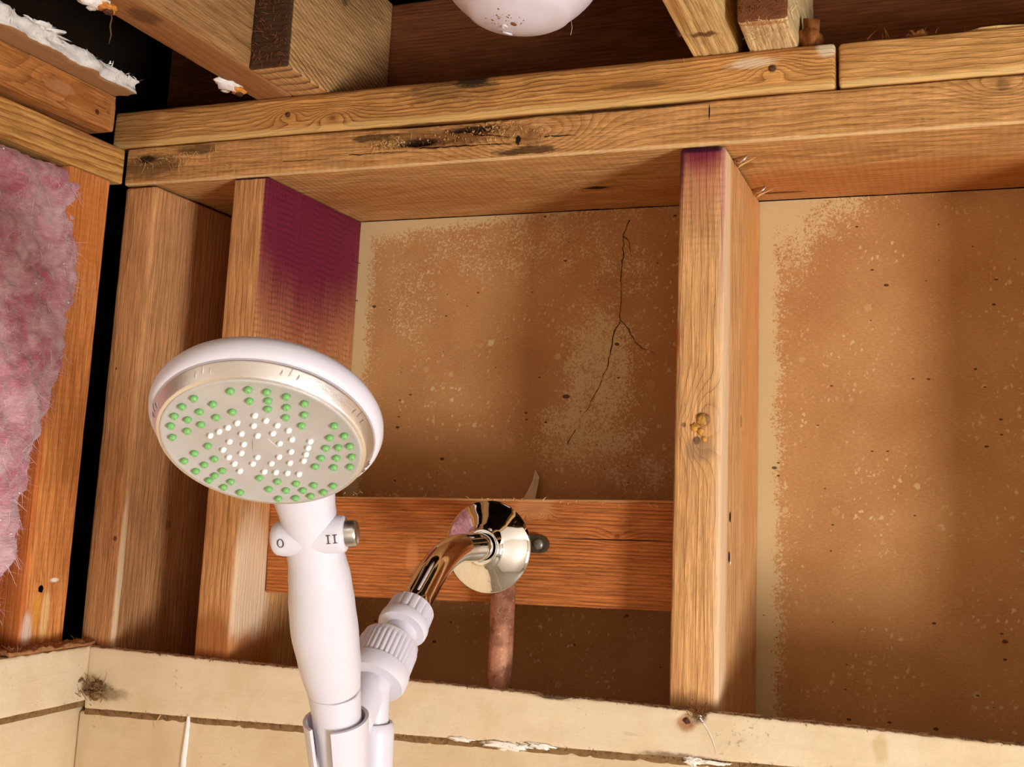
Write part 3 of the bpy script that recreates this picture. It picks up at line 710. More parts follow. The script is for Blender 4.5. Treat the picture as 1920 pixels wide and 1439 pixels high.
fuzz('torn_fibre', 120, lambda: (random.gauss(-.50, .025), -.0008, min(.030, random.gauss(.026, .005))), M_SPLINT, plate_lower, (.004, .009), .00016, .4, (.4, -.5, -.2), .6)
fuzz('torn_fibre', 60, lambda: (U(-.56, .2), -.0004, U(.004, .032)), M_SPLINT, plate_lower, (.003, .007), .00013, .3, (1, -.2, 0), .8)
fuzz('torn_fibre', 50, lambda: (U(-.56, .11), -.0004, U(.049, .076)), M_SPLINT, plate_upper, (.003, .007), .00013, .3, (1, -.2, 0), .8)
fuzz('frayed_edge', 90, lambda: (U(-.6, -.549), -.038, U(.045, .077)), M_SPLINT, None, (.001, .004), .0002, .2, (.3, .8, 0)).parent = bpy.data.objects['ceiling_nailer']
fuzz('splinter', 70, lambda: (U(-.39, -.002), .0455, -.2925 - .028 * 0 + U(-.001, .001)), M_SPLINT, bl, (.001, .004), .0003, .0, (0, -.3, .2))
def crumbs(name, n, posf, size, mat, parent):
    V = []; F = []
    for _ in range(n):
        p = Vector(posf()); b = len(V); r = U(*size)
        for d in ((1, 0, 0), (-1, 0, 0), (0, 1, 0), (0, -1, 0), (0, 0, 1), (0, 0, -1)):
            V.append(p + Vector(d) * r * U(.5, 1.4))
        for q in ((0, 2, 4), (2, 1, 4), (1, 3, 4), (3, 0, 4), (2, 0, 5), (1, 2, 5), (3, 1, 5), (0, 3, 5)): F.append(tuple(b + k for k in q))
    return tag(pydata(name, V, F, mat, parent, False), kind='stuff')
M_DUST = plain('wood_crumbs', C3(196, 150, 92), .9, .1, nz=.7, ns=300, dark=C3(120, 80, 40))
crumbs('wood_crumbs', 330, lambda: (random.gauss(-.154, .011), .0002, min(.034, random.gauss(.0258, .0036))), (.0005, .0013), M_DUST, plate_lower)
crumbs('wood_crumbs', 60, lambda: (random.gauss(-.205, .018), .001, min(.034, random.gauss(.0245, .003))), (.0004, .0012), M_DUST, plate_lower)
crumbs('wood_crumbs', 70, lambda: (random.gauss(-.124, .005), -.0016, random.gauss(.0185, .0035)), (.0004, .0010), M_DUST, plate_lower)
crumbs('wood_crumbs', 50, lambda: (random.gauss(-.27, .008), .0, random.gauss(.0215, .002)), (.0004, .0010), M_SPLINT, plate_lower)
def nail(p, d, parent, r=.0028, l=.012, mat=M_RUST, name='nail'):
    d = Vector(d).normalized()
    return lathe(name, [(-l, r * .4), (-.001, r * .42), (-.001, r * .95), (0, r), (.0006, r * .9), (.0009, 0)], p, d, mat, parent, 14)
nail((.0075, -.043, PT + .004), (-.7, -.5, -.3), b3, .0045, .006)
nail((-.3792, -.0004, .0594), (0, -1, .1), plate_upper, .0024)
nail((.0751, -.0002, .0612), (0, -1, 0), plate_upper, .0026)
# bent nail points and splits where the middle stud meets the plate
M_SHINY = plain('bright_nail_steel', C3(225, 215, 200), .25, .5, .9)
for p, s in (((.0405, .0385, -.004), 1.), ((.0405, .1350, -.004), 1.1)):
    tube('nail', [p, (p[0] + .004 * s, p[1] - .003, p[2] - .001), (p[0] + .010 * s, p[1] - .004, p[2] + .0042)], [.0018, .0014, .0010], M_SHINY, stud_mid, 8)
    pydata('splinter', [(p[0], p[1] + .004, -.0045), (p[0] + .018 * s, p[1] - .003, -.0006), (p[0] + .004, p[1] - .004, -.007), (p[0], p[1] + .003, -.0085)], [(0, 1, 2), (0, 2, 3), (1, 3, 2), (0, 3, 1)], M_SPLINT, stud_mid, False)
# knot resin lumps on the middle stud and its side nail slots
M_RESIN = plain('resin_chip', C3(206, 150, 62), .5, .4, nz=.7, ns=300, dark=C3(110, 62, 24))
for i, (dx, dz, s) in enumerate(((0, 0, .0042), (-.006, -.006, .003), (-.001, -.009, .0026), (.002, -.015, .002))):
    rock('resin_lump', (.0225 + dx, .0, -.224 + dz), (s, .0011, s * 1.2), M_RESIN, stud_mid, i)
lathe('nail', [(-.004, .0022), (.0003, .0026), (.0006, .002), (.0007, 0)], (.0262, .0, -.2222), (0, -1, 0), plain('knot_nail', C3(150, 110, 70), .5), stud_mid, 14)
M_BLACK = plain('black_void', C3(16, 10, 8), 1., 0.)
for p in ((.0386, .0388, -.2985), (.0386, .0363, -.3299)):
    rock('nail_slot', p, (.0004, .0016, .0044), M_BLACK, stud_mid, 1, 2, .15)
rock('paint_fleck', (.0388, .0395, -.3345), (.0008, .001, .0014), M_GROUT, stud_mid, 2)
rock('knot_hole', (XL + .0002, -.0545, -.3885), (.0008, .003, .0034), M_BLACK, bpy.data.objects['wall_stud.003'], 3, 2, .2)

# drywall remains on joist 1: torn paper, rust and screw
M_GYP = plain('gypsum_white', C3(244, 240, 234), .9, .1, nz=.35, ns=150, dark=C3(206, 190, 170), bump=.001, bns=300)
M_RUSTPAPER = plain('rust_stained_paper', C3(226, 150, 66), .8, .2, nz=.8, ns=200, dark=C3(120, 60, 22), bump=.001)
for k, (c, s) in enumerate((((-.413, -.2265, PT - .001), 1.25), ((-.4200, -.040, PT - .001), 1.15))):
    sc = rock('drywall_scrap', c, (.0085 * s, .0125 * s, .0034 * s), M_GYP, j1, 4 + k, 3, .5, 1.3)
    rock('rust_stain', (c[0] + .004 * s, c[1] + .008 * s, c[2] - .002), (.0062 * s, .0065 * s, .0022 * s), M_RUSTPAPER, sc, 8 + k, 3, .6)
    nail((c[0] + .005 * s, c[1] + .009 * s, c[2] - .0044 * s), (.1, -.2, -1), sc, .0032 * s, .004, name='screw_head')
    rock('paper_flake', (c[0] - .008 * s, c[1] + .008 * s, c[2] - .001), (.004, .004, .001), M_GYP, sc, 11 + k, 2, .6)
tube('cobweb', [(-.41, -.21, .077), (-.4092, -.208, .070), (-.4110, -.207, .064), (-.4100, -.206, .057), (-.4122, -.205, .050)], [.0003, .0005, .0007, .0006, .0002], plain('dusty_thread', C3(96, 74, 48), .9), j1, 6)

# broken ceiling drywall strip at upper left
def brk(p, n):
    o = np.zeros(3); v = Vector((0, p[1] * 60, p[2] * 130))
    if n[0] > .2:
        o[0] += .006 * mnoise.fractal(Vector((0, p[1] * 45, p[2] * 90)), 1, 2, 4) + (.010 * max(0, mnoise.noise(Vector((2, p[1] * 14, 0)))) if p[2] > .088 else 0)
        o[0] += (p[1] + .0375) * -.02
    if n[1] > .2: o[1] += .005 * mnoise.fractal(Vector((p[0] * 120, 4, p[2] * 90)), 1, 2, 3)
    if n[2] > .3: o[2] += .004 * abs(mnoise.fractal(Vector((p[0] * 60, p[1] * 60, 7)), 1, 2, 4))
    return o
gd = G('broken_drywall')
nx, ny, nz_ = gd.sep(gd.n.new('ShaderNodeNewGeometry').outputs['True Normal'])
dcol = gd.mix(gd.sm(gd.noise(gd.tc, 60, 5, .7), .55, .75), C3(240, 234, 224), C3(190, 170, 140))
xx_, yy_, zz_ = gd.sep(gd.tc)
dcol = gd.mix(gd.sm(zz_, -.0052, -.0062), dcol, C3(176, 132, 88))
gd.bump(gd.noise(gd.tc, 220, 5, .7), .0016)
M_BROKEN = gd.fin(dcol, .9, .1)
dry = tag(board('drywall_strip', -.64, -.5255, -.72, -.0385, .0786, .0916, M_BROKEN, .0012, (.006, .0035, .0022), brk, .0004),
    'broken strip of ceiling drywall with crumbling white edge, resting on the weathered left board', 'drywall')
fuzz('torn_paper', 160, lambda: (-.526 + U(-.006, .004), U(-.3, -.04), U(.088, .094)), M_GYP, dry, (.002, .006), .0006, .1, (.6, 0, .4))
rock('gypsum_crumb', (-.529, -.245, .097), (.014, .03, .006), M_GYP, dry, 3, 4, .9, 2.2)
rock('gypsum_crumb', (-.528, -.160, .0935), (.010, .022, .004), M_GYP, dry, 5, 4, .9, 2.2)

# ------------------------------------------------------------------ pink insulation batt
def insulation():
    edge = [(.002, -.060), (-.012, -.054), (-.04, -.0497), (-.09, -.0492), (-.143, -.0515), (-.2, -.060), (-.2685, -.0760), (-.3436, -.0890), (-.384, -.096), (-.43, -.104)]
    zs = [e[0] for e in edge][::-1]; ys = [e[1] for e in edge][::-1]
    nzv, nyv = 150, 130
    V = []; F = []
    for i in range(nzv + 1):
        z = -.005 - .435 * i / nzv
        ye = float(np.interp(z, zs, ys))
        for j in range(nyv + 1):
            t = j / nyv
            yv = ye - t ** 1.35 * .40
            d = ye - yv
            bulge = .010 * (1 - math.exp(-d / .022)) + .004
            e = min(1, d / .008)
            drop = -.03 * (1 - math.sqrt(max(0, 1 - (1 - e) ** 2)))
            tl = min(1, i / 5.); drop += -.012 * (1 - tl) ** 2
            p = Vector((0, yv, z))
            n = mnoise.fractal(Vector((1, yv * 26, z * 22 + yv * 9)), .9, 2.0, 6) * .0075 + mnoise.fractal(Vector((5, yv * 90, z * 90)), .8, 2, 4) * .0028
            rg = 1 - abs(mnoise.noise(Vector((9, yv * 16 + z * 3, z * 34 - yv * 14)))) * 1.7
            n += -.004 * max(0, rg) ** 4
            n += .0016 * mnoise.noise(Vector((3, yv * 300, z * 300)))
            yo = yv + .004 * mnoise.fractal(Vector((3, 0, z * 60)), 1, 2, 4) * (1 - min(1, d / .03)) + .002 * mnoise.noise(Vector((4, yv * 40, z * 120)))
            V.append((XL - .004 + bulge + drop + n, yo, z))
    w = nyv + 1
    for i in range(nzv):
        for j in range(nyv):
            F.append((i * w + j, i * w + j + 1, (i + 1) * w + j + 1, (i + 1) * w + j))
    # closing back so that the batt has its depth
    b = len(V)
    for i in range(nzv + 1):
        z = -.005 - .435 * i / nzv; ye = float(np.interp(z, zs, ys)) - .006
        V.append((XL - .088, ye, z)); V.append((XL - .088, -.5, z))
    for i in range(nzv):
        F.append((b + 2 * i, b + 2 * i + 1, b + 2 * i + 3, b + 2 * i + 2)[::-1])
        F.append((i * w, (i + 1) * w, b + 2 * i + 2, b + 2 * i))
    g = G('pink_fibreglass')
    a = g.noise(g.vm('ADD', g.tc, g.vm('SCALE', g.comb(0., g.noise(g.tc, 18, 2), g.noise(g.vm('ADD', g.tc, (3, 3, 3)), 18, 2)), None, .06)), 30, 6, .65)
    b_ = g.noise(g.vm('MULTIPLY', g.tc, (1, 120, 420)), 1, 4, .65, 1.5)
    col = g.mix(g.sm(a, .33, .66), C3(196, 90, 108), C3(230, 184, 188))
    col = g.mix(g.ma('MULTIPLY', g.sm(b_, .45, .75), .5), col, C3(230, 196, 198))
    col = g.mix(g.ma('MULTIPLY', g.sm(g.noise(g.vm('ADD', g.tc, (1, 5, 2)), 24, 5, .6), .58, .72), .6), col, C3(168, 56, 76))
    g.bump(g.ma('ADD', b_, a), .002)
    g.b.inputs['Sheen Weight'].default_value = .5; g.b.inputs['Sheen Roughness'].default_value = .6
    m = g.fin(col, .95, .05)
    o = pydata('insulation_batt', V, F, m)
    tag(o, 'pink fibreglass insulation batt bulging between the left wall studs', 'insulation')
    VV = V
    mw = plain('pink_wisps', C3(226, 168, 176), .9, .1)
    mw2 = plain('white_wisps', C3(240, 220, 222), .9, .1)
    # wisps follow the surface
    for mt, n, ln, ww in ((mw, 3600, (.003, .009), .00015), (mw2, 1500, (.003, .010), .00016)):
        def pf():
            i = random.randrange(nzv + 1); j = int(random.random() ** 1.6 * 70)
            if mnoise.noise(Vector((i * .06, j * .06, 3))) < -.1: j = int(random.random() * 70)
            i = max(i, 6); p = VV[i * w + j]; return (p[0] + .0004, p[1], p[2])
        fuzz('fibre_wisps', n, pf, mt, o, ln, ww, .3, (-.25, 0, -.2), 2.2)
    for i in range(14):
        p = VV[random.randrange(nzv) * w + random.randrange(60)]
        rock('white_crumb', (p[0] + .001, p[1], p[2]), (.0009, .0011, .0009), M_GYP, o, i, 1, .4)
    return o
insulation()

# ------------------------------------------------------------------ ceiling lamp
M_GLOBE = plain('dusty_white_lamp_plastic', C3(222, 214, 220), .38, .4, nz=.18, ns=60, dark=C3(200, 180, 165), sss=.1)
lc = Vector((-.099, -.12, .1345)); LR = .070
lamp = tag(empty('ceiling_lamp', (lc.x, lc.y, .225)), 'dusty round white plastic ceiling lamp hanging below the dark rim joist', 'lamp')
prof = [(.082, .030), (.079, .052), (.060, .066)]
for i in range(0, 31):
    a = math.radians(35 - 125 * i / 30)
    r = LR * math.cos(a); t = LR * math.sin(a)
    if -62 < math.degrees(a) < -54: r += .0009; t -= .0009
    prof.append((t, max(r, 0.00001) if i < 30 else 0))
lathe('globe', prof, lc, (0, 0, 1), M_GLOBE, lamp, 64)
M_BASE = plain('lamp_base_white', C3(220, 214, 206), .5)
lathe('lamp_base', [(0, .034), (.012, .036), (.014, .05), (.02, .05)], (lc.x, lc.y, .2135), (0, 0, 1), M_BASE, lamp, 40)
M_GRIME = plain('brown_grime', C3(132, 86, 44), .8, .2)
GV = Vector((.33, -.82, -.46)).normalized(); GX = Vector((.94, .34, .04)); GX = (GX - GV * GX.dot(GV)).normalized(); GD = GV.cross(GX)
if GD.z > 0: GD = -GD
def onglobe(a, b):
    d = GX * a + GD * b + GV * math.sqrt(max(.0004, 1 - a * a - b * b)); d.normalize(); return lc + d * LR, d
def globepart(name, a, b, sz, mat, sub=2):
    p, d = onglobe(a, b)
    o = rock(name, (0, 0, 0), sz, mat, None, int(a * 90), sub, .4)
    o.data.transform(d.to_track_quat('Z', 'X').to_matrix().to_4x4()); o.data.transform(Matrix.Translation(p))
    o.parent = lamp; o.matrix_parent_inverse = Matrix.Translation(-lamp.location)
    return o
globepart('grime_spot', -.10, .84, (.0030, .0022, .0005), M_GRIME)
globepart('grime_spot', -.33, .80, (.0012, .0010, .0003), M_GRIME)
for _ in range(34):
    a_, b_ = random.gauss(-.22, .10), random.gauss(.80, .05)
    if a_ * a_ + b_ * b_ < .93: globepart('grime_speck', a_, b_, (U(.0003, .0010), U(.0003, .0009), .0003), M_GRIME, 1)
p, d = onglobe(-.20, .865)
lathe('vent_nub', [(-.001, .0026), (.0012, .0024), (.0014, .0016), (.0004, .0012), (.0003, 0)], p, d, M_GLOBE, lamp, 18)
pts = [onglobe(a_, b_)[0] + onglobe(a_, b_)[1] * h_ for a_, b_, h_ in ((-.225, .945, .0003), (-.21, .925, .0012), (-.14, .945, .0012), (-.115, .975, .0004))]
tube('clip_tab', pts, .0009, M_GLOBE, lamp, 8)
p, d = onglobe(.54, .83)
tube('cobweb', [p, p + Vector((.001, 0, -.006)), p + Vector((.0, 0, -.012))], .00018, M_PALEFIB, lamp, 5)
slab('lamp_crossbar', -.3385, .0092, -.14, -.10, .2335, .27, M_ATTIC, None, None)
tag(bpy.data.objects['lamp_crossbar'], 'dark cross bar above the ceiling lamp, hidden from the photo', 'beam')

# scraps lying on the top plate at right
M_SCRAP = plain('brown_wood_scrap', C3(150, 92, 46), .85, .2, nz=.6, ns=120, dark=C3(84, 46, 20), bump=.001)
sc = tag(rock('wood_scrap', (.103, .02, .091), (.009, .010, .014), M_SCRAP, None, 21, 3, .7, 1.8), 'curled brown wood scrap standing on the plate beside the butt joint', 'debris')
tag(rock('wood_scrap', (.085, .012, .0835), (.009, .008, .006), M_SCRAP, None, 25, 3, .7, 1.8), 'dark lump of debris on the plate, right of the frayed block', 'debris')
tag(rock('wood_scrap', (.186, .012, .0815), (.008, .006, .005), M_SCRAP, None, 22, 3, .9, 1.8), 'small tan scrap on the right plate, left of the long splinter', 'debris')
tag(rock('wood_scrap', (.244, .010, .0795), (.020, .006, .0025), M_SPLINT, None, 28, 3, .6, 1.8), 'long pale splinter lying on the right plate at the photo edge', 'debris')
fz = fuzz('dust_fluff', 90, lambda: (U(.14, .25), U(.002, .02), .0785), M_SCRAP, plate_upper2, (.003, .012), .0003, .0, (.6, 0, .3), 1.2)

# ------------------------------------------------------------------ debris on the painted ledge
M_DEB = plain('crumbled_dirt', C3(150, 118, 80), .95, .1, nz=.8, ns=300, dark=C3(70, 50, 30), bump=.002, bns=400)
M_WOODROT = plain('rotten_wood', C3(172, 122, 78), .9, .1, nz=.7, ns=160, dark=C3(110, 70, 38), bump=.0015)
deb = tag(empty('corner_debris', (-.53, -.02, -.48)), 'tuft of crumbled dirt and fibre in the corner joint of the cream ledge', 'debris')
for i in range(16):
    rock('crumb', (random.gauss(-.524, .007), U(-.021, -.012), random.gauss(-.478, .0045)), (U(.002, .005), U(.002, .004), U(.0016, .004)), M_DEB, deb, i, 2, .7, 2)
fuzz('fibre', 150, lambda: (random.gauss(-.526, .008), U(-.022, -.012), random.gauss(-.477, .004)), M_DEB, deb, (.002, .007), .0004, -.1, (0, -.3, .4), 2)
tube('root_curl', [(-.540, -.020, -.487), (-.542, -.020, -.478), (-.540, -.021, -.471), (-.535, -.021, -.4685), (-.532, -.020, -.472)], [.0014, .0016, .0016, .0013, .0006], M_DEB, deb, 8)
rot = tag(empty('rotten_wood_sliver', (-.553, -.03, -.4395)), 'rotten orange wood sliver on top of the cream ledge at the left corner', 'debris')
def ragtop(p, n):
    return np.array((.002 * mnoise.noise(Vector(p) * 90), .002 * mnoise.noise(Vector(p) * 110), (.003 * mnoise.fractal(Vector(p) * 120, 1, 2, 3) if n[2] > .3 else 0)))
board('sliver', -.562, -.5400, -.105, -.003, -.4402, -.4365, M_WOODROT, .0012, (.003, .003, .002), ragtop, 0, rot)
fuzz('fibre', 90, lambda: (U(-.558, -.541), U(-.1, -.004), -.4365), M_WOODROT, rot, (.003, .008), .0003, .1, (.3, -.6, .2))
fuzz('ragged_edge', 500, lambda: (U(-.53, .32), -.0122 + U(0, .004), -.4412 + U(-.0008, .0006)), plain('dark_edge_crumbs', C3(92, 66, 38), .95), trim_1, (.0006, .0022), .0004, .0, (0, -.3, .1))
def jz(x): return -.4875 + .036 * (x + .5386) - .0085
fuzz('joint_crumbs', 800, lambda: (lambda xx: (xx, -.0112, jz(xx) + random.gauss(0, .0012)))(U(-.53, .30)), M_DEB, wall_lower, (.0008, .0035), .0004, .1, (.5, -.3, 0))
fuzz('joint_crumbs', 260, lambda: (-.5405, U(-.3, -.015), -.4895 + random.gauss(0, .0012)), M_DEB, wall_left, (.0008, .0035), .0004, .1, (.2, .5, 0))
nail((.0162, -.0095, -.4511), (0, -1, 0), trim_1, .0042, .004, name='rusty_screw')
nail((.0268, -.0108, -.4437), (.2, -1, .4), trim_1, .0022, .004, M_STEEL, 'nail')
fuzz('rotten_fibre', 80, lambda: (random.gauss(.0255, .004), -.012, random.gauss(-.4415, .003)), M_BROWNFIB, trim_1, (.001, .005), .0003, 0, (0, -.2, .2))
ribbon('paint_scratch', [(.0275, -.01235, -.4455), (.036, -.01235, -.458), (.040, -.01235, -.470)], .0006, (0, 1, 0), M_GROUT, trim_1, .0002)
M_FLAKE = plain('peeling_white_paint', C3(246, 238, 222), .5, .4, bump=.0008)
for i, (xx, dx, dz) in enumerate(((-.125, .018, .003), (-.098, .010, .0022), (.022, .006, .0032), (-.165, .010, .0018), (.035, .012, .0014))):
    rock('paint_flake', (xx, -.0118, jz(xx) - .001 + .002 * (i % 2)), (dx, .0009, dz), M_FLAKE, wall_lower, 30 + i, 3, .9, 2.2)
ribbon('splinter', [(-.454, -.0115, jz(-.45)), (-.4565, -.014, jz(-.45) - .006), (-.458, -.0125, jz(-.45) - .012)], .0008, (0, 1, 0), M_SPLINT, wall_lower, .0002)
# loose paper scrap standing behind the block
tag(pydata('paper_scrap', [(-.1905, D - .012, -.2955), (-.1775, D - .010, -.2935), (-.1755, D - .005, -.270), (-.181, D - .003, -.262), (-.1835, D - .003, -.274)], [(0, 1, 2, 4), (4, 2, 3)], plain('cream_paper', C3(226, 206, 164), .8, .1, nz=.4, ns=90), smooth=False),
    'small cream paper scrap standing on the reddish block against the panel', 'debris')

# ------------------------------------------------------------------ copper pipe with drop-ear elbow
M_COPPER_G = G('aged_copper')
gg = M_COPPER_G
cc = gg.mix(gg.sm(gg.noise(gg.tc, 60, 5, .65), .4, .7), C3(204, 146, 112), C3(140, 90, 66))
cc = gg.mix(gg.ma('MULTIPLY', gg.sm(gg.noise(gg.tc, 320, 4), .55, .7), .6), cc, C3(226, 190, 170))
gg.bump(gg.noise(gg.tc, 400, 3), .0003)
M_COPPER = gg.fin(cc, .5, .4, .35)
M_BRONZE = plain('tarnished_bronze', C3(96, 84, 70), .5, .4, .7, nz=.6, ns=200, dark=C3(60, 50, 42), bump=.0006)
cpx, cpy = -.1495, .028
cp = tag(empty('copper_pipe', (cpx, cpy, -.5)), 'aged copper riser pipe below the chrome flange with a bronze ear elbow', 'pipe')
tube('pipe', [(cpx, cpy, -.85), (cpx, cpy, -.60), (cpx, cpy, -.45), (cpx, cpy, -.352)], .0103, M_COPPER, cp, 28)
tube('elbow', [(cpx, cpy, -.356), (cpx, cpy, -.345), (cpx + .003, cpy - .002, -.335), (cpx + .008, cpy - .012, -.3290), (-.1372, cpy - .035, -.3287), (-.1370, cpy - .05, -.3287)], [.0115, .0118, .0125, .0135, .0140, .0140], M_BRONZE, cp, 24)
V = []; prf = []
for k in range(13):
    a = math.radians(-90 + 180 * k / 12); prf.append((-.1235 + .0074 * math.cos(a), -.3285 + .0074 * math.sin(a)))
prf = [(-.156, -.3359)] + prf + [(-.156, -.3211)]
n = len(prf)
V = [(p[0], .0405, p[1]) for p in prf] + [(p[0], .0455, p[1]) for p in prf]
sharp(pydata('mounting_ear', V, [tuple(range(n)), tuple(range(n, 2 * n))[::-1]] + [(i, i + n, (i + 1) % n + n, (i + 1) % n) for i in range(n)], M_BRONZE, cp, True, None, True))
sh = lathe('screw_head', [(-.002, .0036), (0, .0046), (.0012, .0044), (.0020, .0026), (.0022, 0)], (-.1245, .0405, -.3285), (0, -1, 0), plain('grey_screw', C3(140, 136, 120), .4, .5, .6, nz=.4, ns=300), cp, 18)

# ------------------------------------------------------------------ chrome shower arm
gch = G('water_spotted_chrome')
sp = gch.sm(gch.noise(gch.tc, 260, 5, .7), .57, .68)
M_CHROME = gch.fin(gch.mix(gch.ma('MULTIPLY', sp, .35), (.86, .85, .84), (.70, .66, .60)), gch.ma('MULTIPLY_ADD', sp, .16, .05), .5, 1.0)
AX = -.137
arm = tag(empty('shower_pipe', (AX, -.045, -.3287)), 'bent chrome shower pipe with round wall flange, before the reddish block', 'pipe')
pts = [(AX, y, -.3287) for y in (-.01, -.03, -.05, -.07, -.085)]
d1 = Vector((0, -.78, -.626)).normalized()
A0 = Vector((AX, -.1634, -.3613))
p0 = Vector((AX, -.093, -.3287)); p3 = A0 - d1 * .022
p1 = p0 + Vector((0, -.020, 0)); p2 = p3 - d1 * .016
for i in range(13):
    t = i / 12
    pts.append(p0 * (1 - t) ** 3 + p1 * 3 * t * (1 - t) ** 2 + p2 * 3 * t * t * (1 - t) + p3 * t ** 3)
pts += [A0, A0 + d1 * .012]
tube('pipe', pts, .0108, M_CHROME, arm, 36)
fl = [(.0, .0355), (-.0012, .0358), (-.0022, .0350), (-.0030, .0335), (-.0052, .0300), (-.0080, .0240), (-.0105, .0180), (-.0120, .0150), (-.0135, .0142), (-.0142, .0132), (-.0140, .0118), (-.0100, .0112)]
sharp(lathe('wall_flange', [(t + .003, r) for t, r in fl], (AX, -.043, -.3287), (0, 1, 0), M_CHROME, arm, 72, None, None), 50)

# ------------------------------------------------------------------ white plastic: swivel bracket, hand shower, hose
M_PLASTIC = plain('white_plastic', C3(214, 210, 218), .32, .45, sss=.06)
B0 = Vector((AX, -.1961, -.3826)); d2 = Vector((0, -.70, -.714)).normalized()
br = tag(empty('swivel_bracket', B0), 'white plastic swivel bracket screwed to the chrome arm, holding the hand shower', 'bracket')
def flute(n, depth, t0, t1, sharpness=1.0):
    def f(a, t, r):
        if t0 < t < t1: return r - depth * (0.5 + .5 * math.cos(a * n)) ** sharpness
        return r
    return f
# arm nut
sharp(lathe('arm_nut', [(.0095, .0112), (.0095, .0146), (.0105, .0155), (.0125, .0157), (.018, .0160), (.0228, .0162), (.0231, .0169), (.0245, .0171), (.0280, .0170), (.0298, .0160), (.0298, .0100)],
    A0 - d1 * .002, d1, M_PLASTIC, br, 144, None, flute(18, .0009, .0120, .0229, 5)), 35)
lathe('ball_neck', [(.026, .0098), (.029, .0106), (.034, .0108), (.040, .0108), (.046, .010)], A0 - d1 * .002, (d1 * .6 + d2 * .4), M_PLASTIC, br, 48)
sharp(lathe('swivel_nut', [(.0, .0120), (.0, .0165), (.0015, .0185), (.0045, .0190), (.006, .0196), (.0215, .0198), (.022, .0204), (.0245, .0207), (.0300, .0205), (.0325, .0194), (.0327, .0135)],
    B0 + d2 * .002, d2, M_PLASTIC, br, 192, None, flute(36, .0011, .0048, .0217, 2)), 35)
lathe('swivel_tube', [(.028, .0108), (.040, .0110), (.058, .0110), (.064, .0108), (.0645, 0)], B0 + d2 * .002, d2, M_PLASTIC, br, 40)
PO = Vector((-.1325, -.2235, -.404))
dz = Vector((.00, .05, -1)).normalized()
lathe('outlet_pipe', [(-.004, .0), (-.002, .0055), (.004, .0080), (.03, .0082), (.06, .0082)], PO, dz, M_PLASTIC, br, 32)
sharp(lathe('outlet_collar', [(.030, .0086), (.0265, .0090), (.0262, .0105), (.0275, .0116), (.032, .0118), (.06, .0118), (.075, .0112), (.075, .006)], PO, dz, M_PLASTIC, br, 40), 45)

# handle axis and radii
HP = [((-.1370, -.2570, -.4480), .0116), ((-.1364, -.2600, -.4362), .0130), ((-.1355, -.2655, -.4207), .0143), ((-.1357, -.2702, -.4058), .0152), ((-.1356, -.2706, -.4048), .0152),
      ((-.1356, -.2711, -.4037), .0152), ((-.1355, -.2716, -.4026), .0157), ((-.1342, -.2810, -.3860), .0180), ((-.1319, -.2927, -.3678), .0191), ((-.1300, -.3010, -.3530), .0186), ((-.1276, -.3089, -.3398), .0175),
      ((-.1262, -.3170, -.3260), .0158), ((-.1250, -.3254, -.3130), .0149), ((-.1243, -.3325, -.3015), .0154), ((-.1236, -.3385, -.2920), .0166), ((-.1226, -.3450, -.2810), .0185), ((-.1205, -.3530, -.2680), .0200), ((-.1190, -.3640, -.2560), .0190), ((-.1175, -.3750, -.2490), .0160)]
hs = tag(empty('hand_shower', HP[0][0]), 'white hand shower with green-nozzled round face, standing in the swivel bracket', 'shower')
def resample(HP, n):
    P = [Vector(p) for p, r in HP]; out = []
    for i in range(len(P) - 1):
        a = P[max(i - 1, 0)]; b = P[i]; c = P[i + 1]; d = P[min(i + 2, len(P) - 1)]
        k = n if (c - b).length > .003 else 2
        for j in range(k):
            t = j / k
            q = .5 * ((2 * b) + (c - a) * t + (2 * a - 5 * b + 4 * c - d) * t * t + (3 * b - a - 3 * c + d) * t ** 3)
            s = t * t * (3 - 2 * t)
            out.append((q, HP[i][1] * (1 - s) + HP[i + 1][1] * s))
    out.append((P[-1], HP[-1][1])); return out
rs = resample(HP, 5)
tube('handle', [p for p, r in rs], [r for p, r in rs], M_PLASTIC, hs, 48)
# head
hn = Vector((.1995, -.5363, -.8201)).normalized(); hu = Vector((.9447, .3276, .0155)); hu = (hu - hn * hu.dot(hn)).normalized(); hv = Vector((.2604, -.7778, .5720))
hv = (hv - hn * hv.dot(hn) - hu * hv.dot(hu)).normalized()
HC = Vector((-.1091, -.4040, -.2685))
shell = [(.0076, .0480), (.0076, .0540), (.0082, .0554), (.0102, .0567), (.0135, .0575), (.0168, .0571), (.0205, .0550), (.0245, .0504), (.0290, .0420), (.0325, .0320), (.0350, .0200), (.0356, .0100), (.0358, 0)]
lathe('head_shell', [(-t, r) for t, r in shell], HC, hn, M_PLASTIC, hs, 96, hu)
gm = G('brushed_metal_ring'); gm.bump(gm.noise(gm.tc, 500, 3), .0001)
M_RING = gm.fin((.88, .86, .84), .38, .5, 1.0)
ring = lathe('metal_ring', [(.0004, .0500), (-.0006, .0507), (-.0024, .0517), (-.0060, .0535), (-.0082, .0545), (-.0082, .049)], HC, hn, M_RING, hs, 96, hu)
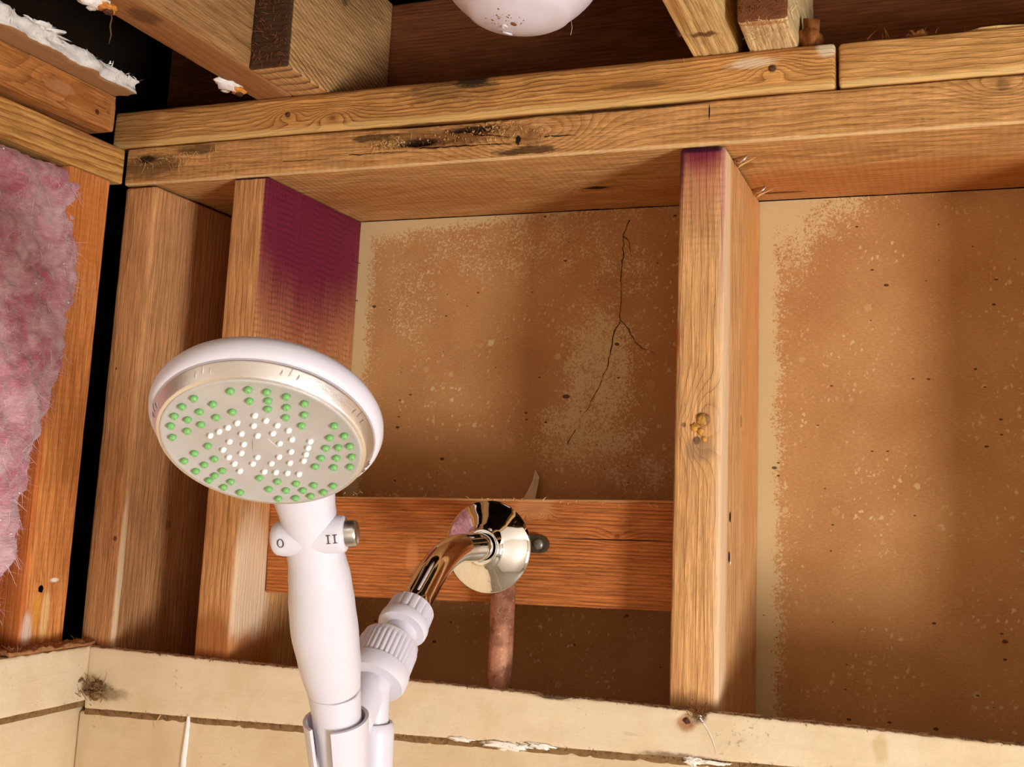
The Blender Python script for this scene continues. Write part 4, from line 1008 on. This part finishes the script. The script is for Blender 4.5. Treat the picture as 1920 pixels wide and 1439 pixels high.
# raised tick marks in threes on the ring
V = []; F = []
def rp(a, t, r): return HC + hn * t + hu * (math.cos(a) * r) + hv * (math.sin(a) * r)
for gidx in range(8):
    a0 = math.radians(22 + 45 * gidx)
    for da, l0, l1 in ((-.075, -.0022, -.0044), (0, -.0028, -.0062), (.075, -.0022, -.0044)):
        b = len(V); a = a0 + da
        for tt in (l0, (l0 + l1) / 2, l1):
            rr = .0507 + (-tt - .0006) * (.0038 / .0076)
            wd = .010 if tt != l1 else .004
            sl = (tt - l0) * 4
            V += [rp(a - wd + sl, tt, rr), rp(a + sl, tt, rr + .0009), rp(a + wd + sl, tt, rr)]
        for k in range(2):
            for m_ in range(2):
                q = b + k * 3 + m_; F.append((q, q + 1, q + 4, q + 3))
tag(pydata('tick_marks', V, F, M_RING, ring), kind='stuff')
gf = G('grey_face_plastic')
ff = gf.noise(gf.tc, 30, 3)
M_FACE = gf.fin(gf.mix(gf.sm(ff, .3, .7), C3(188, 182, 176), C3(178, 171, 164)), .28, .45)
face = lathe('face_plate', [(-.008, .047), (-.0012, .0485), (.0004, .0488), (.0009, .0482), (.0007, .0470), (.0004, .0464), (.0006, .030), (.0008, .012), (.0008, 0)], HC, hn, M_FACE, hs, 96, hu)
lathe('face_groove', [(-.0004, .0486), (.0002, .0489), (.0003, .0494), (-.0006, .0502)], HC, hn, plain('groove_grey', C3(110, 104, 98), .6), hs, 96, hu)
GREEN = [(-7.0, 41.0), (1.4, 42.3), (9.7, 40.9), (18.2, 37.9), (26.0, 33.2), (0.6, 34.3), (9.3, 34.8), (17.1, 30.3), (24.7, 25.1), (8.2, 28.8), (15.6, 22.8), (22.3, 16.9), (-25.2, 35.1), (-17.1, 31.3), (-9.0, 26.0), (-32.1, 28.9), (-24.6, 25.5), (-17.6, 21.6), (-37.4, 21.7), (-31.6, 19.3), (-26.0, 15.9), (-40.9, 14.2), (-33.8, 10.6), (-42.1, 5.4), (37.8, 17.2), (34.4, 8.0), (41.7, 9.6), (31.4, -0.2), (37.6, 0.5), (43.3, 1.6), (28.1, -8.3), (35.6, -8.0), (43.3, -6.9), (24.2, -15.4), (33.3, -15.8), (41.5, -15.1), (-26.2, -0.7), (-34.1, -7.0), (-25.1, -11.1), (-40.6, -13.5), (-31.2, -16.3), (-23.1, -20.8), (-36.7, -21.9), (-27.8, -25.2), (-31.6, -29.4), (-20.6, -30.1), (-25.3, -35.1), (-17.7, -39.3), (-5.5, -26.2), (3.2, -28.9), (12.4, -30.4), (21.2, -31.4), (30.9, -31.6), (-2.4, -35.8), (6.3, -36.4), (15.0, -36.1), (25.3, -37.3), (18.2, -41.0), (1.2, -44.0), (10.1, -43.2)]
WHITE = [(1.3, 23.9), (6.0, 20.3), (10.8, 16.9), (15.6, 13.2), (-8.2, 18.0), (-13.4, 14.3), (-18.2, 11.1), (-23.1, 7.8), (-0.6, 16.2), (7.7, 10.7), (16.1, 6.3), (-7.6, 9.8), (-0.1, 8.6), (-14.7, 3.4), (-8.0, 1.6), (9.7, 2.9), (-19.1, -3.2), (-10.6, -5.6), (14.2, -3.5), (-17.5, -9.2), (-3.2, -8.6), (7.6, -7.8), (-15.7, -14.5), (-6.5, -14.1), (2.9, -13.5), (12.2, -12.7), (-14.1, -20.5), (-1.9, -20.5), (3.9, -20.8), (9.6, -21.3), (15.3, -21.8), (24.8, 5.1), (23.0, -0.0), (21.2, -5.3), (19.3, -10.6)]
M_GREEN = plain('green_rubber', C3(120, 178, 104), .35, .4, sss=.1)
M_WNOZ = plain('white_rubber', C3(242, 240, 238), .35, .4)
def nozzle_mesh(r, h, mat):
    prof = [(-.0004, r * 1.0), (h * .55, r * .92), (h * .85, r * .72), (h, r * .42), (h * .88, r * .2), (h * .8, 0)]
    o = lathe('nozzle', prof, (0, 0, 0), (0, 0, 1), mat, None, 14); me = o.data; bpy.data.objects.remove(o); return me
rot3 = Matrix((hu, hv, hn)).transposed()
for me, pl, lab in ((nozzle_mesh(.0019, .0022, M_GREEN), GREEN, 'green rubber nozzle'), (nozzle_mesh(.0015, .0022, M_WNOZ), WHITE, 'white rubber nozzle')):
    for (a, b) in pl:
        o = bpy.data.objects.new('nozzle', me); COL.objects.link(o)
        o.matrix_local = Matrix.Translation(HC + hu * (a / 1000) + hv * (b / 1000) + hn * .0006) @ rot3.to_4x4()
        o.parent = hs; o.matrix_parent_inverse = Matrix.Translation(-hs.location); o['label'] = lab
pent = [(-3.5, 5.6), (4.4, 6.5), (8.7, -0.9), (3.4, -5.7), (-5.1, -3.5)]
Vb = [HC + hu * a / 1000 + hv * b / 1000 + hn * .0005 for a, b in pent] + [HC + hu * a * .9 / 1000 + hv * b * .9 / 1000 + hn * .0013 for a, b in pent]
pydata('centre_badge', Vb, [(5, 6, 7, 8, 9)] + [(i, (i + 1) % 5, (i + 1) % 5 + 5, i + 5) for i in range(5)], M_FACE, hs, False, None, True)

# push-button boss across the neck, markings and chrome button
bc = Vector((-.1250, -.3254, -.3130)); bx = Vector((.9382, .3438, .0405))
hax = (Vector(HP[13][0]) - Vector(HP[11][0])).normalized()
bx = (bx - hax * bx.dot(hax)).normalized(); bf = bx.cross(hax).normalized()    # bf points to the viewer side
if bf.y > 0: bf = -bf
prof = [(-.0212, 0), (-.0210, .0050), (-.0200, .0074), (-.0185, .0088), (-.015, .0098), (-.006, .0102), (.006, .0102), (.0150, .0102), (.0185, .0100), (.0195, .0094), (.0198, .0080), (.0196, 0)]
BC2 = bc + bf * .0045 + hax * .001
lathe('button_boss', prof, BC2, bx, M_PLASTIC, hs, 48)
M_BTN = plain('satin_steel_button', C3(196, 192, 184), .3, .5, 1.0)
sharp(lathe('push_button', [(.015, .0072), (.0245, .0072), (.0258, .0066), (.0262, .0056), (.0262, 0)], BC2, bx, M_BTN, hs, 40), 40)
M_INK = plain('grey_ink', C3(70, 64, 70), .5)
def boss_pt(t, up, lift=.0004):
    """point on the viewer side of the boss: t along its axis, up along the handle"""
    rad = float(np.interp(t, [p[0] for p in prof], [p[1] for p in prof])) + lift
    return BC2 + bx * t + hax * up + bf * math.sqrt(max(1e-9, rad * rad - up * up))
def stroke(V, F, a, b, w):
    n = 6; base = len(V)
    d = Vector((b[0] - a[0], b[1] - a[1])).normalized(); s = Vector((-d.y, d.x)) * w
    for i in range(n + 1):
        f = i / n; q = Vector(a).lerp(Vector(b), f)
        for sg in (-1, 1): V.append(boss_pt(q.x + s.x * sg, q.y + s.y * sg))
    for i in range(n): F.append((base + 2 * i, base + 2 * i + 1, base + 2 * i + 3, base + 2 * i + 2))
V = []; F = []
for xo in (.0122, .0158):
    stroke(V, F, (xo, .0012), (xo, .0054), .00034)
    for yy in (.0012, .0054): stroke(V, F, (xo - .0012, yy), (xo + .0012, yy), .0002)
pydata('marking', V, F, M_INK, hs, False)
V = []; F = []
for k in range(24):
    a = 2 * math.pi * k / 24
    w = .00016 + .0002 * abs(math.cos(a))
    for rr in (-w, w): V.append(boss_pt(-.0138 + (.0016 + rr) * math.cos(a), .0030 + (.0021 + rr) * math.sin(a)))
for k in range(24): F.append((2 * k, 2 * k + 1, (2 * k + 3) % 48, (2 * k + 2) % 48))
pydata('marking', V, F, M_INK, hs, False)

# cradle: slotted conical shell around the handle base
hb = Vector(HP[0][0]); ha = (Vector(HP[3][0]) - hb).normalized()
cu = (bx - ha * bx.dot(ha)).normalized(); cw = ha.cross(cu).normalized()
if cw.y > 0: cw = -cw          # cw points to the viewer
V = []; F = []
segs = 40; rings = 9
a0, a1 = math.radians(-88), math.radians(230)      # slot faces the viewer's left; angle measured from cu towards the back
def cpt(a, t, r): return hb + ha * t + (cu * math.cos(a) - cw * math.sin(a)) * r
for i in range(rings + 1):
    t = -.006 + .034 * i / rings
    r = .0149 + .0022 * i / rings
    for side in (0, 1):
        for k in range(segs + 1):
            f = k / segs; e = min(f, 1 - f) * segs
            a = a0 + (a1 - a0) * f
            tt = t
            if i == 0 and e < 3: tt += .004 * (1 - e / 3) ** 2
            V.append(cpt(a, tt, r + (.0021 if side else 0)))
w = segs + 1
for i in range(rings):
    for k in range(segs):
        o0 = i * 2 * w + k; o1 = (i + 1) * 2 * w + k
        F.append((o0, o0 + 1, o1 + 1, o1)); F.append((o0 + w, o1 + w, o1 + w + 1, o0 + w + 1))
    for k in (0, segs):
        o0 = i * 2 * w + k; o1 = (i + 1) * 2 * w + k
        F.append((o0, o1, o1 + w, o0 + w))
for i in (0, rings):
    for k in range(segs):
        o0 = i * 2 * w + k; F.append((o0, o0 + 1, o0 + 1 + w, o0 + w))
sharp(pydata('cradle', V, F, M_PLASTIC, br, True, None, True), 40)

# braided clear hose leaving the handle base
gh = G('braided_clear_hose')
hx, hy, hz = gh.sep(gh.tc)
ang = gh.ma('ARCTAN2', gh.ma('SUBTRACT', hx, -.1345), gh.ma('SUBTRACT', hy, -.26))
b1 = gh.ma('ABSOLUTE', gh.ma('SINE', gh.ma('ADD', gh.ma('MULTIPLY', ang, 4), gh.ma('MULTIPLY', hz, 900))))
b2_ = gh.ma('ABSOLUTE', gh.ma('SINE', gh.ma('SUBTRACT', gh.ma('MULTIPLY', ang, 4), gh.ma('MULTIPLY', hz, 900))))
gh.bump(gh.ma('MAXIMUM', b1, b2_), .0008)
M_HOSE = gh.fin(gh.mix(gh.sm(gh.ma('MINIMUM', b1, b2_), .1, .4), C3(236, 234, 232), C3(176, 170, 162)), .3, .5)
hd = -ha
hose = tube('shower_hose', [hb + hd * -.004, hb + hd * .01, hb + hd * .03, hb + hd * .06 + Vector((0, 0, -.01)), hb + hd * .09 + Vector((0, 0, -.05)), hb + hd * .1 + Vector((.01, .01, -.2)), hb + hd * .1 + Vector((.02, .04, -.5))], .0068, M_HOSE, None, 24)
tag(hose, 'clear braided hose emerging below the hand shower handle', 'hose')
